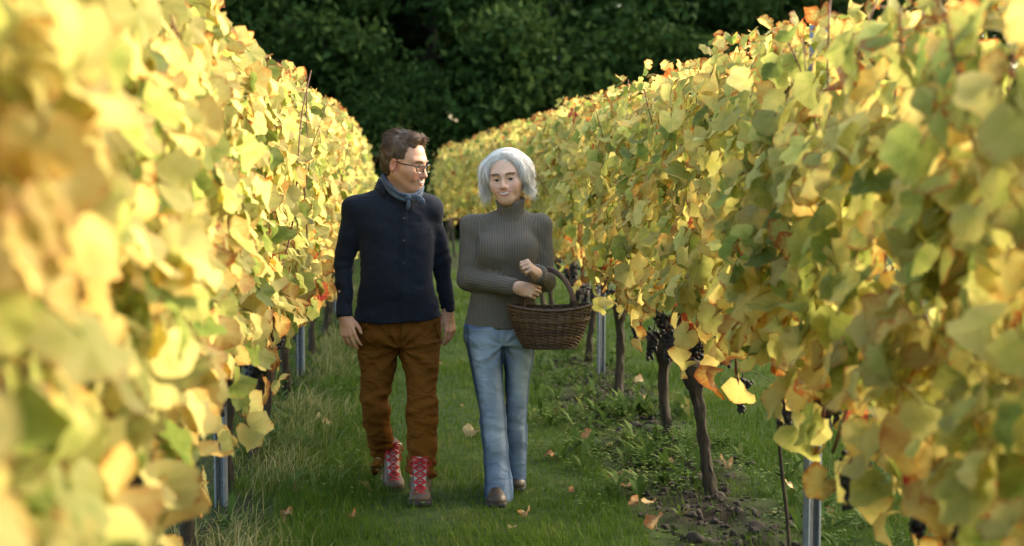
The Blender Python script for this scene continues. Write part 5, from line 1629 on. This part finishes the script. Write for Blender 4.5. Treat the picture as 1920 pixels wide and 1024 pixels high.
# ---------------------------------------------------------------- the dark wood behind
def build_forest():
    t = NT('tree_leaves')
    c = t.ramp(t.attr('rnd'), [(0, (.014, .036, .008)), (.5, (.032, .064, .014)), (.85, (.062, .095, .022)), (1, (.075, .078, .02))])
    t.set(c, .8); t.b.inputs['Specular IOR Level'].default_value = .05
    tr = t.n('ShaderNodeBsdfTranslucent'); t.l(c, tr.inputs[0])
    mx = t.n('ShaderNodeMixShader'); mx.inputs[0].default_value = .25
    t.l(t.b.outputs[0], mx.inputs[1]); t.l(tr.outputs[0], mx.inputs[2]); t.l(mx.outputs[0], t.out.inputs[0])
    M_TL = t.m
    M_TB = bark_material('tree_bark', (.012, .010, .008), (.045, .038, .030), 12)
    def tree_parts(seed, h, r, n, z0, size):
        n = int(n * 1.6)
        rng = np.random.default_rng(seed); m = MB()
        pts = [(0, 0, -.2)]
        for k in range(1, 8): pts.append((rng.normal(0, .10) * k / 3, rng.normal(0, .10) * k / 3, h * .85 * k / 7))
        pts = smooth_path(pts, 16); m.tube(pts, np.linspace(.26, .05, 16) * h / 13, 9)
        cl = []
        for k in range(26):
            f = rng.uniform(z0 / h, .95); a = rng.uniform(0, 2 * pi); o = pts[min(15, int(f / .85 * 15))] if f < .85 else pts[-1]
            rad = r * (1 - .75 * max(0, f - .35) / .65) * rng.uniform(.55, 1.0)
            e = o + np.array([rad * cos(a), rad * sin(a), rng.uniform(-.1, .9)])
            m.tube(smooth_path([o, (o + e) / 2 + [0, 0, .25], e], 6), np.linspace(.07, .015, 6), 5)
            cl.append((e, rng.uniform(.8, 1.5))); cl.append(((o + e) / 2, rng.uniform(.6, 1.1)))
        trunk = m.mesh('trunk')
        k = rng.integers(0, len(cl), n)
        ce = np.array([c_[0] for c_ in cl])[k]; cr = np.array([c_[1] for c_ in cl])[k]
        d = rng.normal(0, 1, (n, 3)); d /= np.linalg.norm(d, axis=1)[:, None]
        p = ce + d * (cr * rng.random(n) ** .45)[:, None] * np.array([1, 1, .7])
        a1 = rng.normal(0, 1, (n, 3)); a1 /= np.linalg.norm(a1, axis=1)[:, None]; b1 = np.cross(a1, rng.normal(0, 1, (n, 3))); b1 /= np.linalg.norm(b1, axis=1)[:, None]
        s = rng.uniform(.6, 1.3, n)[:, None] * size
        V = np.stack([p - a1 * s, p + b1 * s * .55, p + a1 * s, p - b1 * s * .55], 1).reshape(-1, 3)
        me = mesh_np('crown', V, np.arange(4 * n).reshape(-1, 4), False)
        clr = np.random.default_rng(seed + 1).normal(.42, .20, len(cl))[k]
        add_attr(me, 'rnd', np.repeat(np.clip(clr + rng.normal(0, .12, n), 0, 1), 4))
        return trunk, me
    kinds = [tree_parts(500, 14, 4.0, 9000, 1.2, .17), tree_parts(510, 16, 4.4, 10000, 1.0, .18), tree_parts(520, 12, 3.6, 8000, .8, .16), tree_parts(530, 13, 3.8, 3000, 2.0, .16)]
    bush = [tree_parts(540, 4.6, 2.3, 6000, .2, .11), tree_parts(550, 5.4, 2.6, 6500, .2, .12)]
    adj = ['broad dark-leaved tree', 'tall dense dark tree', 'low-crowned dark green tree', 'loose-crowned tree letting sky through']
    rng = np.random.default_rng(77)
    front = [(-16, 46, 1), (-11.5, 44, 0), (-7.5, 46, 1), (-3.5, 44, 2), (.5, 46, 0), (4.5, 44.5, 1), (8.5, 46, 2), (12, 45, 0), (16.5, 46, 3), (20.5, 45, 3), (25, 46, 3)]
    back = [(-16, 52, 1), (-11.5, 53, 1), (-7, 52, 1), (-2.5, 53, 1), (2, 52, 0), (6.5, 53, 1), (11, 52, 0), (15.5, 54, 2), (20, 53, 3)]
    side = [(27, 38, 1), (29, 44, 0), (31, 31, 1), (33, 50, 1)]  # out of view, added to cast shade on the wood edge
    for grp, lst, word in (('trees at the wood edge', front, 'at the wood edge behind the rows'), ('trees deeper in the wood', back, 'deeper in the wood'), ('unseen trees added to shade the wood', side, 'added beside the vineyard to shade the wood')):
        for i, (x, y, k) in enumerate(lst):
            tr_ = empty('tree', (x + rng.normal(0, .3), y, -.1), rng.uniform(0, 6.28))
            s = rng.uniform(.92, 1.18); tr_.scale = (s, s, s)
            tag(tr_, f'{adj[k]} {word}, {ordinal(i)} from the left', 'tree', grp)
            obj('trunk', kinds[k][0], M_TB, tr_); obj('crown', kinds[k][1], M_TL, tr_)
    # the deep wood far behind, one mass
    n = 15000
    p = np.c_[rng.uniform(-28, 21, n), rng.uniform(58, 64, n), rng.uniform(-.1, 17, n)]
    a1 = rng.normal(0, 1, (n, 3)); a1 /= np.linalg.norm(a1, axis=1)[:, None]; b1 = np.cross(a1, rng.normal(0, 1, (n, 3))); b1 /= np.linalg.norm(b1, axis=1)[:, None]
    s = rng.uniform(.25, .6, n)[:, None]
    me = mesh_np('deep_wood', np.stack([p - a1 * s, p + b1 * s * .6, p + a1 * s, p - b1 * s * .6], 1).reshape(-1, 3), np.arange(4 * n).reshape(-1, 4), False)
    add_attr(me, 'rnd', np.repeat(np.clip(.35 + .3 * vnoise(p * .3, 5) + rng.normal(0, .12, n), 0, 1), 4))
    tag(obj('deep_wood', me, M_TL), 'dark mass of the deep wood far behind the trees', 'wood', kind='stuff')
    for i in range(15):
        x = -15 + i * 2.5
        b = empty('bush', (x + rng.normal(0, .4), 40 + rng.uniform(-1, 1.4), -.1), rng.uniform(0, 6.28))
        s = rng.uniform(.85, 1.25) * (1 if x < 13 else .8); b.scale = (s, s, s)
        tag(b, f'dark green leafy bush below the wood edge, {ordinal(i)} from the left', 'bush', 'bushes below the wood edge')
        obj('stem', bush[i % 2][0], M_TB, b); obj('crown', bush[i % 2][1], M_TL, b)
# ---------------------------------------------------------------- build everything
build_ground()
build_forest()
build_posts()
LEAVES = build_vines()
build_grass()
build_fallen(LEAVES)
man = build_man()
woman = build_woman()
basket = build_basket()
